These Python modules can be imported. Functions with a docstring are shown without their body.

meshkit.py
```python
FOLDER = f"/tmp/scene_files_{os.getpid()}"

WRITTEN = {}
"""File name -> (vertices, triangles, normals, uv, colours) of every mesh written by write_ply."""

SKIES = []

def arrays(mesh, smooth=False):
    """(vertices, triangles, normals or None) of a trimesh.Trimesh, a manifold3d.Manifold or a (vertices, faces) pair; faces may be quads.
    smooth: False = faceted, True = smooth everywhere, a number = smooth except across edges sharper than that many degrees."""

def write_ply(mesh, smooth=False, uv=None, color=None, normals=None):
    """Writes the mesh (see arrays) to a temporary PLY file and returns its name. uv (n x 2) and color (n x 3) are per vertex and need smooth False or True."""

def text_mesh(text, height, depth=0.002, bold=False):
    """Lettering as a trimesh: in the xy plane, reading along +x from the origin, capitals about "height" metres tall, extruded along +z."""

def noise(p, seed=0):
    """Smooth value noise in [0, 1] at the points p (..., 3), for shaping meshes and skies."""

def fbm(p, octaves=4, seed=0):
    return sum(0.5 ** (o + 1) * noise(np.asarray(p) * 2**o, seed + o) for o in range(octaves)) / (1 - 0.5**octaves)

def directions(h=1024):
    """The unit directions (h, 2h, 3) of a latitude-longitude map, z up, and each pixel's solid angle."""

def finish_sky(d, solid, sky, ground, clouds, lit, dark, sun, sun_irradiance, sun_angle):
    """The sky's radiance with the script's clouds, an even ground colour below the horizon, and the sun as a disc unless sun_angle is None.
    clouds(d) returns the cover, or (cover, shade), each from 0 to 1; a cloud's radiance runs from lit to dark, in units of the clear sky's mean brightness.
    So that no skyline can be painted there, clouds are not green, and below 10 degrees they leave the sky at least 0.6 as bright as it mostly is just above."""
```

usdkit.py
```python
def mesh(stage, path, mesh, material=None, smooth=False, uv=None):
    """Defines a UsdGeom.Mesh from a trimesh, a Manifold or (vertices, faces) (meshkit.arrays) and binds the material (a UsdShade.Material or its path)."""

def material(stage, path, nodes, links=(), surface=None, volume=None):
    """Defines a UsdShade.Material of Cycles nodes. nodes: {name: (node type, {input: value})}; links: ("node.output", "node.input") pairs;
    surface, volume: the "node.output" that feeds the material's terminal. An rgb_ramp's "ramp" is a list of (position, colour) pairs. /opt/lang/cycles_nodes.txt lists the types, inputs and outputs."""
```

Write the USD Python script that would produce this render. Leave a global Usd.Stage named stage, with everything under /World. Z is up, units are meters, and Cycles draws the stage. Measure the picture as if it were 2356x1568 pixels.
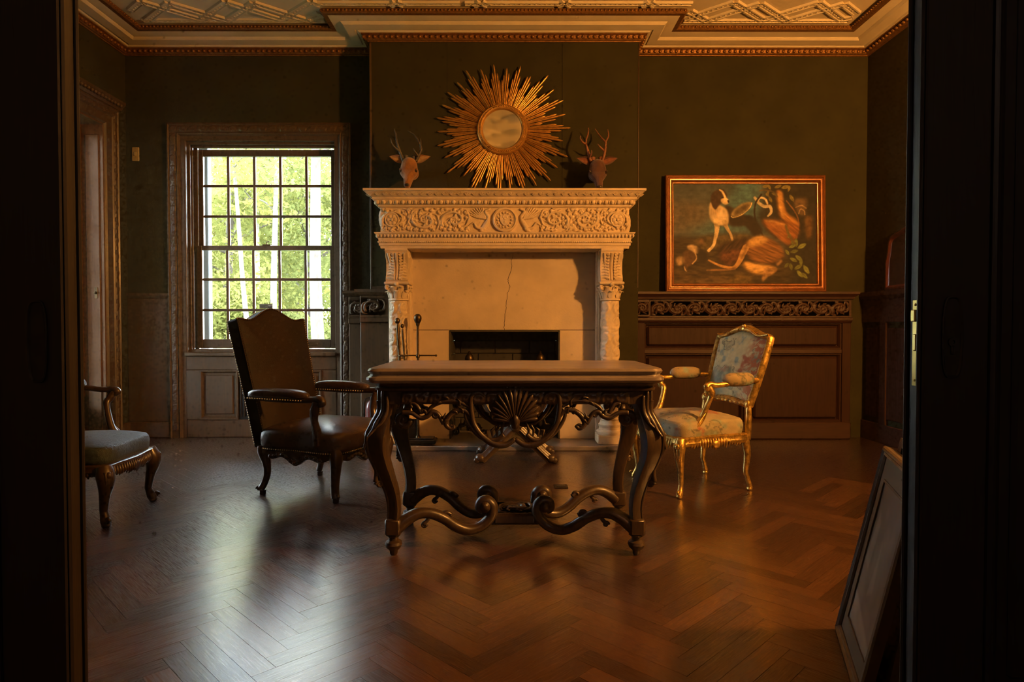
import math, random
import numpy as np, trimesh, manifold3d, meshkit, usdkit
from scipy.spatial import cKDTree
from scipy.ndimage import gaussian_filter
from shapely.geometry import Polygon, box as sbox
from pxr import Usd, UsdGeom, UsdLux, UsdShade, Gf, Sdf, Vt

random.seed(7)
rng = np.random.default_rng(7)
PI = math.pi
stage = Usd.Stage.CreateInMemory()
UsdGeom.SetStageUpAxis(stage, UsdGeom.Tokens.z)
UsdGeom.Xform.Define(stage, '/World')
UsdGeom.Scope.Define(stage, '/World/Looks')

# ---------------------------------------------------------------- camera, sky, sun, exposure
EYE = (0.0, 0.0, 1.05)
TILT, YAW = math.atan(33 / 1480), math.atan(3 / 1480)
cam = UsdGeom.Camera.Define(stage, '/World/camera')
cam.CreateHorizontalApertureAttr(36.0)
cam.CreateFocalLengthAttr(36.0 * 1480 / 2356)
cam.CreateClippingRangeAttr(Gf.Vec2f(0.05, 500))
cam.CreateExposureAttr(0.0)
_f = np.array([math.sin(YAW) * math.cos(TILT), math.cos(YAW) * math.cos(TILT), -math.sin(TILT)])
_r = np.array([math.cos(YAW), -math.sin(YAW), 0.0])
_u = np.cross(_r, _f)
UsdGeom.Xformable(cam).AddTransformOp().Set(Gf.Matrix4d(*_r, 0, *_u, 0, *(-_f), 0, *EYE, 1))

SKY_STRENGTH = 62.0
LAMP_STRENGTH = 1750.0
HALL_STRENGTH = 70.0
HAZE = 0.003
SUN_DIR = np.array([-0.35, -0.62, 0.70])
SUN_DIR = SUN_DIR / np.linalg.norm(SUN_DIR)
sky_mat = usdkit.material(stage, '/World/Looks/sky_look', {
    'sky': ('sky_texture', {'sky_type': 'hosek_wilkie', 'sun_direction': tuple(SUN_DIR), 'turbidity': 4.0, 'ground_albedo': 0.3}),
    'tc': ('texture_coordinate', {}),
    'map': ('mapping', {'scale': (1.0, 1.0, 2.5)}),
    'n': ('noise_texture', {'scale': 3.0, 'detail': 5.0, 'roughness': 0.6}),
    'r': ('rgb_ramp', {'ramp': [(0.35, (0, 0, 0)), (0.6, (1, 1, 1))]}),
    'mix': ('mix_color', {'b': (0.83, 0.88, 0.95)}),
    'b': ('background_shader', {'strength': SKY_STRENGTH})},
    [('tc.generated', 'map.vector'), ('map.vector', 'n.vector'), ('n.fac', 'r.fac'), ('r.color', 'mix.fac'), ('sky.color', 'mix.a'), ('mix.result', 'b.color')], surface='b.background')
dome = UsdLux.DomeLight.Define(stage, '/World/sky')
dome.CreateIntensityAttr(1.0)
UsdShade.MaterialBindingAPI.Apply(dome.GetPrim()).Bind(sky_mat)
# hazy overcast day: the sun itself stays behind the clouds

# ---------------------------------------------------------------- helpers
names = {}


def numbered(parent, name):
    k = (str(parent), name)
    names[k] = names.get(k, -1) + 1
    return name if names[k] == 0 else f'{name}_{names[k]:03d}'


def prim_of(p):
    return p.GetPrim() if hasattr(p, 'GetPrim') else p


def props(p, label=None, cat=None, group=None, kind=None):
    p = prim_of(p)
    for k, v in (('label', label), ('category', cat), ('group', group), ('kind', kind)):
        if v:
            p.SetCustomDataByKey(k, v)
    return p


class Thing:
    """An Xform at the thing's base; parts are added in world coordinates (or local ones) and stored local."""
    def __init__(self, name, loc=(0, 0, 0), rotz=0.0, label=None, cat=None, group=None, kind=None):
        self.path = '/World/' + numbered('/World', name)
        x = UsdGeom.Xform.Define(stage, self.path)
        c, s = math.cos(rotz), math.sin(rotz)
        self.M = np.array([[c, -s, 0, loc[0]], [s, c, 0, loc[1]], [0, 0, 1, loc[2]], [0, 0, 0, 1]], float)
        self.inv = np.linalg.inv(self.M)
        x.AddTranslateOp().Set(Gf.Vec3d(*map(float, loc)))
        if rotz:
            x.AddRotateZOp().Set(math.degrees(rotz))
        self.prim = x.GetPrim()
        props(self.prim, label, cat, group, kind)

    def part(self, name, mesh, mat, smooth=35, world=False, under=None, label=None, kind=None, paint=None):
        mesh = join(mesh)
        if world:
            mesh = mesh.copy(); mesh.apply_transform(self.inv)
        parent = str(prim_of(under).GetPath()) if under is not None else self.path
        return put(parent, name, mesh, mat, smooth, label, kind, paint)

    def wpart(self, *a, **k):
        return self.part(*a, world=True, **k)


def put(parent, name, mesh, mat, smooth=35, label=None, kind=None, paint=None):
    p = usdkit.mesh(stage, parent + '/' + numbered(parent, name), mesh, mat, smooth=True if paint is not None else smooth)
    if paint is not None:
        UsdGeom.PrimvarsAPI(p).CreatePrimvar('paint', Sdf.ValueTypeNames.Color3fArray, 'vertex').Set(Vt.Vec3fArray.FromNumpy(np.asarray(paint, np.float32)))
    props(p, label=label, kind=kind)
    return p.GetPrim()


def solo(name, mesh, mat, label=None, cat=None, group=None, kind=None, smooth=35):
    """A thing that is one mesh at top level, with its origin at its base."""
    p = put('/World', name, join(mesh), mat, smooth)
    props(p, label, cat, group, kind)
    return p


def join(m):
    if isinstance(m, (list, tuple)):
        return trimesh.util.concatenate([x for x in m if x is not None])
    return m


def tm(v, f):
    return trimesh.Trimesh(np.asarray(v, float), np.asarray(f, int), process=False)


def outward(m):
    if m.volume < 0:
        m.invert()
    return m


def at(px, py, Y):
    """The point at depth Y that the photograph shows at pixel (px, py)."""
    d = 1480 * _f + (px - 1178) * _r + (784 - py) * _u
    return np.array(EYE) + d * (Y / d[1])


def atz(px, py, z):
    d = 1480 * _f + (px - 1178) * _r + (784 - py) * _u
    return np.array(EYE) + d * ((z - EYE[2]) / d[2])


_c = []
for sx in (-1, 1):
    for sy in (-1, 1):
        for sz in (-1, 1):
            for k in range(3):
                _c.append(((sx, sy, sz), k))
_ref = np.array([[s[i] * (1.0 if i == k else 0.9) for i in range(3)] for s, k in _c])
_hull = trimesh.Trimesh(_ref, process=False).convex_hull
_t = cKDTree(_hull.vertices)
_back = cKDTree(_ref).query(_hull.vertices)[1]
CBF = _back[_hull.faces]


def cbox(x0, x1, y0, y1, z0, z1, b=0.004):
    """A box with all its edges chamfered."""
    h = np.array([x1 - x0, y1 - y0, z1 - z0]) / 2
    c = np.array([x1 + x0, y1 + y0, z1 + z0]) / 2
    b = min(b, 0.45 * min(abs(h)) * 2)
    v = np.array([[s[i] * (h[i] - (0 if i == k else b)) for i in range(3)] for s, k in _c]) + c
    return tm(v, CBF)


def box(x0, x1, y0, y1, z0, z1):
    m = trimesh.creation.box([abs(x1 - x0), abs(y1 - y0), abs(z1 - z0)])
    m.apply_translation([(x0 + x1) / 2, (y0 + y1) / 2, (z0 + z1) / 2])
    return m


def spline(pts, n=40):
    """Catmull-Rom through the points, n samples; works for any number of columns."""
    p = np.asarray(pts, float)
    p = np.vstack([2 * p[0] - p[1], p, 2 * p[-1] - p[-2]])
    t = np.linspace(0, len(p) - 3 - 1e-9, n)
    i = t.astype(int); u = (t - i)[:, None]
    a, b, c, d = p[i], p[i + 1], p[i + 2], p[i + 3]
    return 0.5 * (2 * b + (c - a) * u + (2 * a - 5 * b + 4 * c - d) * u**2 + (3 * b - a - 3 * c + d) * u**3)


def sweep(path, r, n=10, flat=1.0, up=(0, 0, 1), cap=True, closed=False, prof=None):
    """A tube along path; r one radius or one per point; flat squashes it along the frame's second axis; prof an own cross-section of unit size."""
    p = np.asarray(path, float); N = len(p)
    r = np.broadcast_to(np.asarray(r, float), (N,))
    t = np.gradient(p, axis=0)
    t /= np.maximum(np.linalg.norm(t, axis=1, keepdims=True), 1e-9)
    a = np.cross(np.asarray(up, float), t[0])
    if np.linalg.norm(a) < 1e-3:
        a = np.cross([1, 0.2, 0], t[0])
    a /= np.linalg.norm(a)
    A = []
    for k in range(N):
        a = a - t[k] * (a @ t[k]); a /= max(np.linalg.norm(a), 1e-9)
        A.append(a)
    A = np.array(A); B = np.cross(t, A)
    if prof is None:
        th = np.arange(n) / n * 2 * PI
        prof = np.stack([np.cos(th), np.sin(th) * flat], 1)
    prof = np.asarray(prof); n = len(prof)
    v = p[:, None] + r[:, None, None] * (prof[None, :, :1] * A[:, None] + prof[None, :, 1:] * B[:, None])
    v = v.reshape(-1, 3); f = []
    K = N if closed else N - 1
    j = np.arange(n); j2 = (j + 1) % n
    for k in range(K):
        q = k * n; s = ((k + 1) % N) * n
        f.append(np.stack([q + j, q + j2, s + j2], 1)); f.append(np.stack([q + j, s + j2, s + j], 1))
    f = np.vstack(f)
    if cap and not closed:
        v = np.vstack([v, p[0], p[-1]])
        c0, c1 = len(v) - 2, len(v) - 1
        f = np.vstack([f, np.stack([np.full(n, c0), j2, j], 1), np.stack([np.full(n, c1), (N - 1) * n + j, (N - 1) * n + j2], 1)])
    return tm(v, f)


def lathe(prof, n=24, loc=(0, 0, 0), axis='z'):
    p = np.asarray(prof, float); th = np.arange(n) / n * 2 * PI
    v = np.stack([p[:, None, 0] * np.cos(th), p[:, None, 0] * np.sin(th), np.repeat(p[:, 1:], n, 1)], -1).reshape(-1, 3)
    j = np.arange(n); j2 = (j + 1) % n; f = []
    for k in range(len(p) - 1):
        f += [np.stack([k * n + j, k * n + j2, (k + 1) * n + j2], 1), np.stack([k * n + j, (k + 1) * n + j2, (k + 1) * n + j], 1)]
    v = np.vstack([v, [0, 0, p[0, 1]], [0, 0, p[-1, 1]]])
    f += [np.stack([np.full(n, len(v) - 2), j2, j], 1), np.stack([np.full(n, len(v) - 1), (len(p) - 1) * n + j, (len(p) - 1) * n + j2], 1)]
    if axis == 'y':
        v = v[:, [0, 2, 1]] * [1, -1, 1]
    if axis == 'x':
        v = v[:, [2, 0, 1]]
    return tm(v + np.asarray(loc, float), np.vstack(f))


def mould(path, prof, closed=False, M=None, caps=True):
    """A mitred moulding: prof is a loop of (offset to the left of the path, height); path lies in a plane that M carries to the world."""
    P = np.asarray(path, float); pr = np.asarray(prof, float); N, K = len(P), len(pr)
    d = np.roll(P, -1, 0) - P
    d /= np.maximum(np.linalg.norm(d, axis=1, keepdims=True), 1e-12)
    nl = np.stack([-d[:, 1], d[:, 0]], 1)
    n1, n2 = np.roll(nl, 1, 0), nl.copy()
    if not closed:
        n1[0] = nl[0]; n2[-1] = nl[-2]; n1[-1] = nl[-2]
    mit = (n1 + n2) / np.maximum(1 + (n1 * n2).sum(1, keepdims=True), 0.2)
    v = np.empty((N, K, 3))
    v[..., :2] = P[:, None] + mit[:, None] * pr[None, :, :1]
    v[..., 2] = pr[None, :, 1]
    f = []; j = np.arange(K); j2 = (j + 1) % K
    for k in range(N if closed else N - 1):
        q = k * K; s = ((k + 1) % N) * K
        f += [np.stack([q + j, s + j2, q + j2], 1), np.stack([q + j, s + j, s + j2], 1)]
    v = v.reshape(-1, 3)
    if not closed and caps:
        v = np.vstack([v, v[:K].mean(0), v[(N - 1) * K:N * K].mean(0)])
        f += [np.stack([np.full(K, N * K), j2, j], 1), np.stack([np.full(K, N * K + 1), (N - 1) * K + j, (N - 1) * K + j2], 1)]
    m = tm(v, np.vstack(f))
    if M is not None:
        m.apply_transform(M)
    return m


def basis(o, ex, ey, ez):
    M = np.eye(4)
    M[:3, 0], M[:3, 1], M[:3, 2], M[:3, 3] = ex, ey, ez, o
    return M


XZ = lambda Y: basis((0, Y, 0), (1, 0, 0), (0, 0, 1), (0, -1, 0))     # plane facing the camera: p=x, q=z, height towards -y
WALL_L = lambda X: basis((X, 0, 0), (0, 1, 0), (0, 0, 1), (1, 0, 0))  # left wall: p=y, q=z, height towards +x
WALL_R = lambda X: basis((X, 0, 0), (0, 1, 0), (0, 0, 1), (-1, 0, 0))


def plate(poly, h0, h1, M=None):
    """A polygon (points or shapely) extruded between two heights of its plane."""
    P = poly if isinstance(poly, Polygon) else Polygon(poly)
    m = trimesh.creation.extrude_polygon(P, h1 - h0, engine='earcut')
    m.apply_translation([0, 0, h0])
    if M is not None:
        m.apply_transform(M)
    return m


def ellipsoid(c, r, n=2):
    m = trimesh.creation.icosphere(n, 1.0)
    m.vertices = m.vertices * np.asarray(r) + np.asarray(c)
    return m


def loft(rings, cap0=True, cap1=True):
    R = np.asarray(rings, float); N, K = R.shape[:2]
    v = R.reshape(-1, 3); f = []; j = np.arange(K); j2 = (j + 1) % K
    for k in range(N - 1):
        f += [np.stack([k * K + j, k * K + j2, (k + 1) * K + j2], 1), np.stack([k * K + j, (k + 1) * K + j2, (k + 1) * K + j], 1)]
    v = np.vstack([v, R[0].mean(0), R[-1].mean(0)])
    if cap0:
        f.append(np.stack([np.full(K, N * K), j2, j], 1))
    if cap1:
        f.append(np.stack([np.full(K, N * K + 1), (N - 1) * K + j, (N - 1) * K + j2], 1))
    return tm(v, np.vstack(f))


def spiral(c, r0, turns, hand=1, a0=0.0, n=40, inner=0.12, rx=1.0):
    """A volute in the plane: from radius r0 at angle a0 winding in to its eye."""
    t = np.linspace(0, 1, n)
    r = r0 * (inner ** t)
    a = a0 + hand * turns * 2 * PI * t
    return np.stack([c[0] + rx * r * np.cos(a), c[1] + r * np.sin(a)], 1)


def relief(w, h, curves, res=0.004, amp=0.012, seed=1, grain=0.0):
    """Heights on a grid over w x h: round-topped ridges along curves [(points, widths)]."""
    nx, nz = max(int(w / res), 4) + 1, max(int(h / res), 4) + 1
    X, Z = np.meshgrid(np.linspace(0, w, nx), np.linspace(0, h, nz))
    P = np.vstack([c for c, _ in curves]); W = np.concatenate([np.broadcast_to(x, len(c)) for c, x in curves])
    d, i = cKDTree(P).query(np.stack([X.ravel(), Z.ravel()], 1), k=min(10, len(P)))
    q = 1 - (d / W[i]) ** 2
    H = (np.sqrt(np.clip(q, 0, 1)) * np.minimum(1, W[i] / 0.012)).max(1).reshape(X.shape) * amp
    if grain:
        H = H + grain * (meshkit.fbm(np.stack([X * 90, Z * 90, X * 0], -1), 3, seed) - 0.5)
    edge = np.minimum(np.minimum(X, w - X), np.minimum(Z, h - Z))
    return X, Z, H * np.clip(edge / 0.006, 0, 1)


def grid_faces(nz, nx, wrap=False):
    i = np.arange(nz * nx).reshape(nz, nx)
    a, b, c, d = i[:-1, :-1], i[:-1, 1:], i[1:, 1:], i[1:, :-1]
    f = np.concatenate([np.stack([a, b, c], -1).reshape(-1, 3), np.stack([a, c, d], -1).reshape(-1, 3)])
    if wrap:
        a, b, c, d = i[:-1, -1], i[:-1, 0], i[1:, 0], i[1:, -1]
        f = np.concatenate([f, np.stack([a, b, c], -1), np.stack([a, c, d], -1)])
    return f


def relief_mesh(w, h, curves, M, **k):
    """A relief on a plate: (p, q, height) carried by M."""
    X, Z, H = relief(w, h, curves, **k)
    v = np.stack([X, Z, H], -1).reshape(-1, 3)
    m = tm(v, grid_faces(*X.shape))
    m.apply_transform(M)
    return m


def rinceau(w, h, n, seed=0, x0=0.0, flip=1, fill=0):
    """A running scroll of n volutes with leaves: curves for relief()."""
    r = random.Random(seed); cs = []
    step = w / n; R = min(step * 0.46, h * 0.44)
    for k in range(n):
        cx = x0 + (k + 0.5) * step; s = flip * (1 if k % 2 == 0 else -1)
        c = (cx, h / 2)
        sp = spiral(c, R, 1.7, -s, a0=PI + s * 0.5, n=90, inner=0.14, rx=min(1.25, step * 0.48 / R))
        cs.append((sp, np.linspace(0.014, 0.008, 90)))
        for a in np.linspace(0, 2 * PI, 6, endpoint=False):        # flower in the eye
            q = np.linspace(0.006, 0.024, 6)
            cs.append((np.stack([c[0] + q * np.cos(a), c[1] + q * np.sin(a)], 1), np.linspace(0.006, 0.009, 6)))
        for m in range(7):                                           # leaves off the stem
            i = int(6 + m * 9); p = sp[i]; t = sp[i + 1] - sp[i - 1]; t = t / (np.linalg.norm(t) + 1e-9)
            o = np.array([p[0] - c[0], p[1] - c[1]]); o = o / (np.linalg.norm(o) + 1e-9)
            e = p + o * (0.020 + 0.012 * r.random()) - t * 0.026
            q = spline([p, p + o * 0.016 - t * 0.004, e], 12)
            cs.append((q, np.linspace(0.010, 0.003, 12)))
        for sx in (-1, 1):                                           # corner tendrils
            q0 = np.array([cx + sx * step * 0.5, h / 2 + s * sx * h * 0.10])
            q = spline([q0, q0 + (-sx * step * 0.10, h * 0.28), q0 + (-sx * step * 0.24, h * 0.34)], 16)
            cs.append((q, np.linspace(0.011, 0.004, 16)))
            q = spline([q0, q0 + (-sx * step * 0.10, -h * 0.28), q0 + (-sx * step * 0.24, -h * 0.34)], 16)
            cs.append((q, np.linspace(0.011, 0.004, 16)))
    if fill:
        P = np.vstack([c for c, _ in cs])
        for _ in range(fill):
            p = np.array([x0 + r.uniform(0.01, w - 0.01), r.uniform(0.012, h - 0.012)])
            d = np.linalg.norm(P - p, axis=1).min()
            if d < 0.012:
                continue
            a = r.uniform(0, 2 * PI); ln = min(0.045, d * 1.3 + 0.008)
            for da, k in ((-0.75, 0.75), (0.0, 1.0), (0.75, 0.75)):
                e = p + ln * k * np.array([math.cos(a + da), math.sin(a + da)])
                q = spline([p, (p + e) / 2 + 0.004 * np.array([-math.sin(a), math.cos(a)]), e], 8)
                cs.append((q, np.array([0.005, 0.008, 0.0095, 0.010, 0.009, 0.007, 0.005, 0.003])))
                P = np.vstack([P, q])
    return cs


def blob(joints, bones, seg=24, edge=0.012, smooth=12, extra=()):
    """One continuous body: hulls of the spheres at both ends of every bone, refined and smoothed."""
    S = {k: manifold3d.Manifold.sphere(v[3], seg).translate([float(q) for q in v[:3]]) for k, v in joints.items()}
    parts = [manifold3d.Manifold.batch_hull([S[k] for k in b]) for b in bones]
    m = manifold3d.Manifold.batch_boolean(parts + list(extra), manifold3d.OpType.Add).refine_to_length(edge)
    q = m.to_mesh()
    t = trimesh.Trimesh(q.vert_properties[:, :3], q.tri_verts, process=True)
    trimesh.smoothing.filter_taubin(t, iterations=smooth)
    return t


def frame_ring(x0, x1, z0, z1, prof, M):
    """A rectangular frame of moulding whose outer edge is the given rectangle; prof offsets run inwards."""
    return mould([(x0, z0), (x1, z0), (x1, z1), (x0, z1)], prof, True, M)


def leaf_shape(path, w, thick=0.006, curl=0.35, n=9):
    """An acanthus-like leaf along a 3-D path: rounded rib, lobed edges. w: half width along the path."""
    p = np.asarray(path, float); N = len(p)
    t = np.gradient(p, axis=0); t /= np.linalg.norm(t, axis=1, keepdims=True)
    return p, t


def bumps(points, r, sub=1, squash=None):
    """Small balls (nailheads, beads) as one mesh."""
    b = trimesh.creation.icosphere(sub, 1.0)
    P = np.asarray(points, float); R = np.broadcast_to(np.asarray(r, float), (len(P),))
    v = (b.vertices[None] * R[:, None, None] * (1 if squash is None else np.asarray(squash)[None, None]) + P[:, None]).reshape(-1, 3)
    f = (b.faces[None] + (np.arange(len(P)) * len(b.vertices))[:, None, None]).reshape(-1, 3)
    return tm(v, f)


def along(path, step, closed=False):
    """Evenly spaced points on a polyline."""
    p = np.asarray(path, float)
    if closed:
        p = np.vstack([p, p[:1]])
    s = np.concatenate([[0], np.cumsum(np.linalg.norm(np.diff(p, axis=0), axis=1))])
    q = np.arange(0, s[-1] + 1e-6, step)
    return np.stack([np.interp(q, s, p[:, k]) for k in range(p.shape[1])], 1)
# ---------------------------------------------------------------- materials
def L(name):
    return '/World/Looks/' + name


def simple(name, color, rough=0.5, metal=0.0, var=0.0, vscale=8.0, bump=0.0, bscale=60.0, coat=0.0, spec=0.5, stretch=(1, 1, 1), sheen=0.0, dark=None, detail=4.0, rvar=0.0):
    """A surface with noise in its colour and fine relief."""
    dark = dark if dark is not None else tuple(c * (1 - var) for c in color)
    n = {'tc': ('texture_coordinate', {}), 'map': ('mapping', {'scale': stretch}), 'n': ('noise_texture', {'scale': vscale, 'detail': detail, 'roughness': 0.6}),
         'r': ('rgb_ramp', {'ramp': [(0.3, dark), (0.7, color)]}), 'p': ('principled_bsdf', {'roughness': rough, 'metallic': metal, 'coat_weight': coat, 'coat_roughness': 0.15, 'specular_ior_level': spec, 'sheen_weight': sheen})}
    l = [('tc.object', 'map.vector'), ('map.vector', 'n.vector'), ('n.fac', 'r.fac'), ('r.color', 'p.base_color')]
    if rvar:
        n['mr'] = ('map_range', {'from_min': 0.3, 'from_max': 0.7, 'to_min': rough - rvar, 'to_max': rough + rvar, 'clamp': True})
        l += [('n.fac', 'mr.value'), ('mr.result', 'p.roughness')]
    if bump:
        n['n2'] = ('noise_texture', {'scale': bscale, 'detail': 3.0, 'roughness': 0.6}); n['b'] = ('bump', {'strength': 1.0, 'distance': bump})
        l += [('map.vector', 'n2.vector'), ('n2.fac', 'b.height'), ('b.normal', 'p.normal')]
    return usdkit.material(stage, L(name), n, l, surface='p.BSDF')


def wood(name, light, dark, rough=0.35, axis=(1, 1, 12), coat=0.2, scale=6.0, bump=0.0006, rot=0.0, rand=None, pos=False, spec=0.5):
    """Wood: grain drawn out along one axis. rand: 'object' or 'island' gives every piece its own tone."""
    n = {'tc': ('geometry', {}) if pos else ('texture_coordinate', {}), 'vr': ('vector_rotate', {'rotate_type': 'z_axis', 'angle': rot}), 'map': ('mapping', {'scale': axis}),
         'n': ('noise_texture', {'scale': scale, 'detail': 6.0, 'roughness': 0.65, 'distortion': 0.4}), 'r': ('rgb_ramp', {'ramp': [(0.28, dark), (0.72, light)]}),
         'p': ('principled_bsdf', {'roughness': rough, 'coat_weight': coat, 'coat_roughness': 0.22, 'specular_ior_level': spec}), 'b': ('bump', {'distance': bump, 'strength': 1.0}),
         'mr': ('map_range', {'from_min': 0.3, 'from_max': 0.7, 'to_min': rough + 0.10, 'to_max': rough - 0.06, 'clamp': True})}
    l = [('tc.position' if pos else 'tc.object', 'vr.vector'), ('vr.vector', 'map.vector'), ('map.vector', 'n.vector'), ('n.fac', 'r.fac'), ('n.fac', 'b.height'), ('b.normal', 'p.normal'), ('n.fac', 'mr.value'), ('mr.result', 'p.roughness')]
    if rand:
        n['oi'] = ('object_info', {}) if rand == 'object' else ('geometry', {})
        n['off'] = ('combine_xyz', {}); n['k'] = ('math', {'math_type': 'multiply', 'value2': 37.0}); n['add'] = ('vector_math', {'math_type': 'add'})
        n['hv'] = ('hsv', {'saturation': 1.0}); n['vv'] = ('map_range', {'to_min': 0.55, 'to_max': 1.4})
        src = 'oi.random' if rand == 'object' else 'oi.random_per_island'
        l.remove(('map.vector', 'n.vector'))
        l += [(src, 'k.value1'), ('k.value', 'off.x'), ('k.value', 'off.y'), ('map.vector', 'add.vector1'), ('off.vector', 'add.vector2'), ('add.vector', 'n.vector'), (src, 'vv.value'), ('vv.result', 'hv.value'), ('r.color', 'hv.color'), ('hv.color', 'p.base_color')]
    else:
        l.append(('r.color', 'p.base_color'))
    return usdkit.material(stage, L(name), n, l, surface='p.BSDF')


def painted(name, rough=0.5, coat=0.0, bump=0.0, bscale=200.0, spec=0.5):
    n = {'a': ('attribute', {'attribute': 'paint'}), 'p': ('principled_bsdf', {'roughness': rough, 'coat_weight': coat, 'coat_roughness': 0.2, 'specular_ior_level': spec})}
    l = [('a.color', 'p.base_color')]
    if bump:
        n |= {'tc': ('texture_coordinate', {}), 'n': ('noise_texture', {'scale': bscale, 'detail': 2.0}), 'b': ('bump', {'distance': bump})}
        l += [('tc.object', 'n.vector'), ('n.fac', 'b.height'), ('b.normal', 'p.normal')]
    return usdkit.material(stage, L(name), n, l, surface='p.BSDF')


WALLC = simple('green_wall_cloth', (0.036, 0.033, 0.012), 0.85, var=0.35, vscale=3.0, bump=0.0015, bscale=180, spec=0.2)
PLASTER = simple('cream_plaster', (0.62, 0.53, 0.36), 0.7, var=0.12, vscale=5.0, bump=0.001, bscale=40)
DULLGILT = simple('antique_gilt', (0.30, 0.14, 0.035), 0.42, metal=0.55, var=0.5, vscale=40, bump=0.0015, bscale=90)
STONE = simple('carved_limestone', (0.66, 0.53, 0.36), 0.75, var=0.22, vscale=9.0, bump=0.0014, bscale=120)
SLAB = simple('plastered_slab', (0.66, 0.54, 0.38), 0.7, var=0.28, vscale=2.6, bump=0.001, bscale=60, detail=6)
SOOT = simple('sooty_firebrick', (0.045, 0.040, 0.028), 0.6, var=0.4, vscale=12, bump=0.001)
MORTAR = simple('grey_mortar', (0.06, 0.055, 0.04), 0.9, var=0.3)
WAINSCOT = wood('dark_oak_panelling', (0.036, 0.014, 0.007), (0.019, 0.0075, 0.004), 0.55, axis=(9, 9, 0.7), coat=0.0, spec=0.22)
WAINH = wood('dark_oak_rails', (0.045, 0.018, 0.009), (0.024, 0.009, 0.005), 0.5, axis=(0.7, 9, 9), coat=0.0, spec=0.4)
CASING = wood('brown_window_wood', (0.085, 0.047, 0.015), (0.050, 0.028, 0.009), 0.45, axis=(9, 9, 0.8), coat=0.2)
DOORBROWN = wood('brown_door_wood', (0.13, 0.060, 0.022), (0.075, 0.034, 0.012), 0.45, axis=(9, 9, 0.8), coat=0.0, spec=0.15)
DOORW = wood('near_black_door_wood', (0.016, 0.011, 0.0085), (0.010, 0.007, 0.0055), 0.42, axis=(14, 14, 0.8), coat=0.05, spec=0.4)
WALNUT = wood('carved_walnut', (0.062, 0.036, 0.018), (0.023, 0.014, 0.0075), 0.40, axis=(8, 8, 2), coat=0.25, scale=9)
CHAIRW = wood('dark_chair_wood', (0.060, 0.033, 0.014), (0.026, 0.0145, 0.007), 0.36, axis=(10, 10, 2), coat=0.4, scale=9)
MARBLE = simple('brown_marble', (0.27, 0.22, 0.185), 0.32, dark=(0.15, 0.12, 0.10), vscale=4.0, stretch=(1.0, 1.8, 1.8), detail=9, coat=0.2)
GILT = simple('bright_gilt', (0.72, 0.46, 0.12), 0.34, metal=0.85, var=0.45, vscale=30, bump=0.002, bscale=80, rvar=0.1)
RAYGILT = simple('sunburst_gilt', (0.62, 0.34, 0.09), 0.40, metal=0.7, var=0.4, vscale=25, bump=0.001, bscale=90, stretch=(1, 1, 1))
FRAMEG = simple('red_gold_frame', (0.25, 0.085, 0.018), 0.32, metal=0.45, var=0.45, vscale=14, coat=0.4)
BRASS = simple('brass', (0.70, 0.55, 0.20), 0.28, metal=1.0, var=0.3, vscale=20)
IRON = simple('dark_iron', (0.05, 0.043, 0.035), 0.45, metal=0.8, var=0.4, vscale=30, bump=0.001)
BRONZE = simple('tool_bronze', (0.13, 0.09, 0.045), 0.35, metal=0.9, var=0.4, vscale=30)
MIRROR = usdkit.material(stage, L('mirror_glass'), {'p': ('principled_bsdf', {'base_color': (0.86, 0.84, 0.74), 'metallic': 1.0, 'roughness': 0.06})}, [], surface='p.BSDF')
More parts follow.
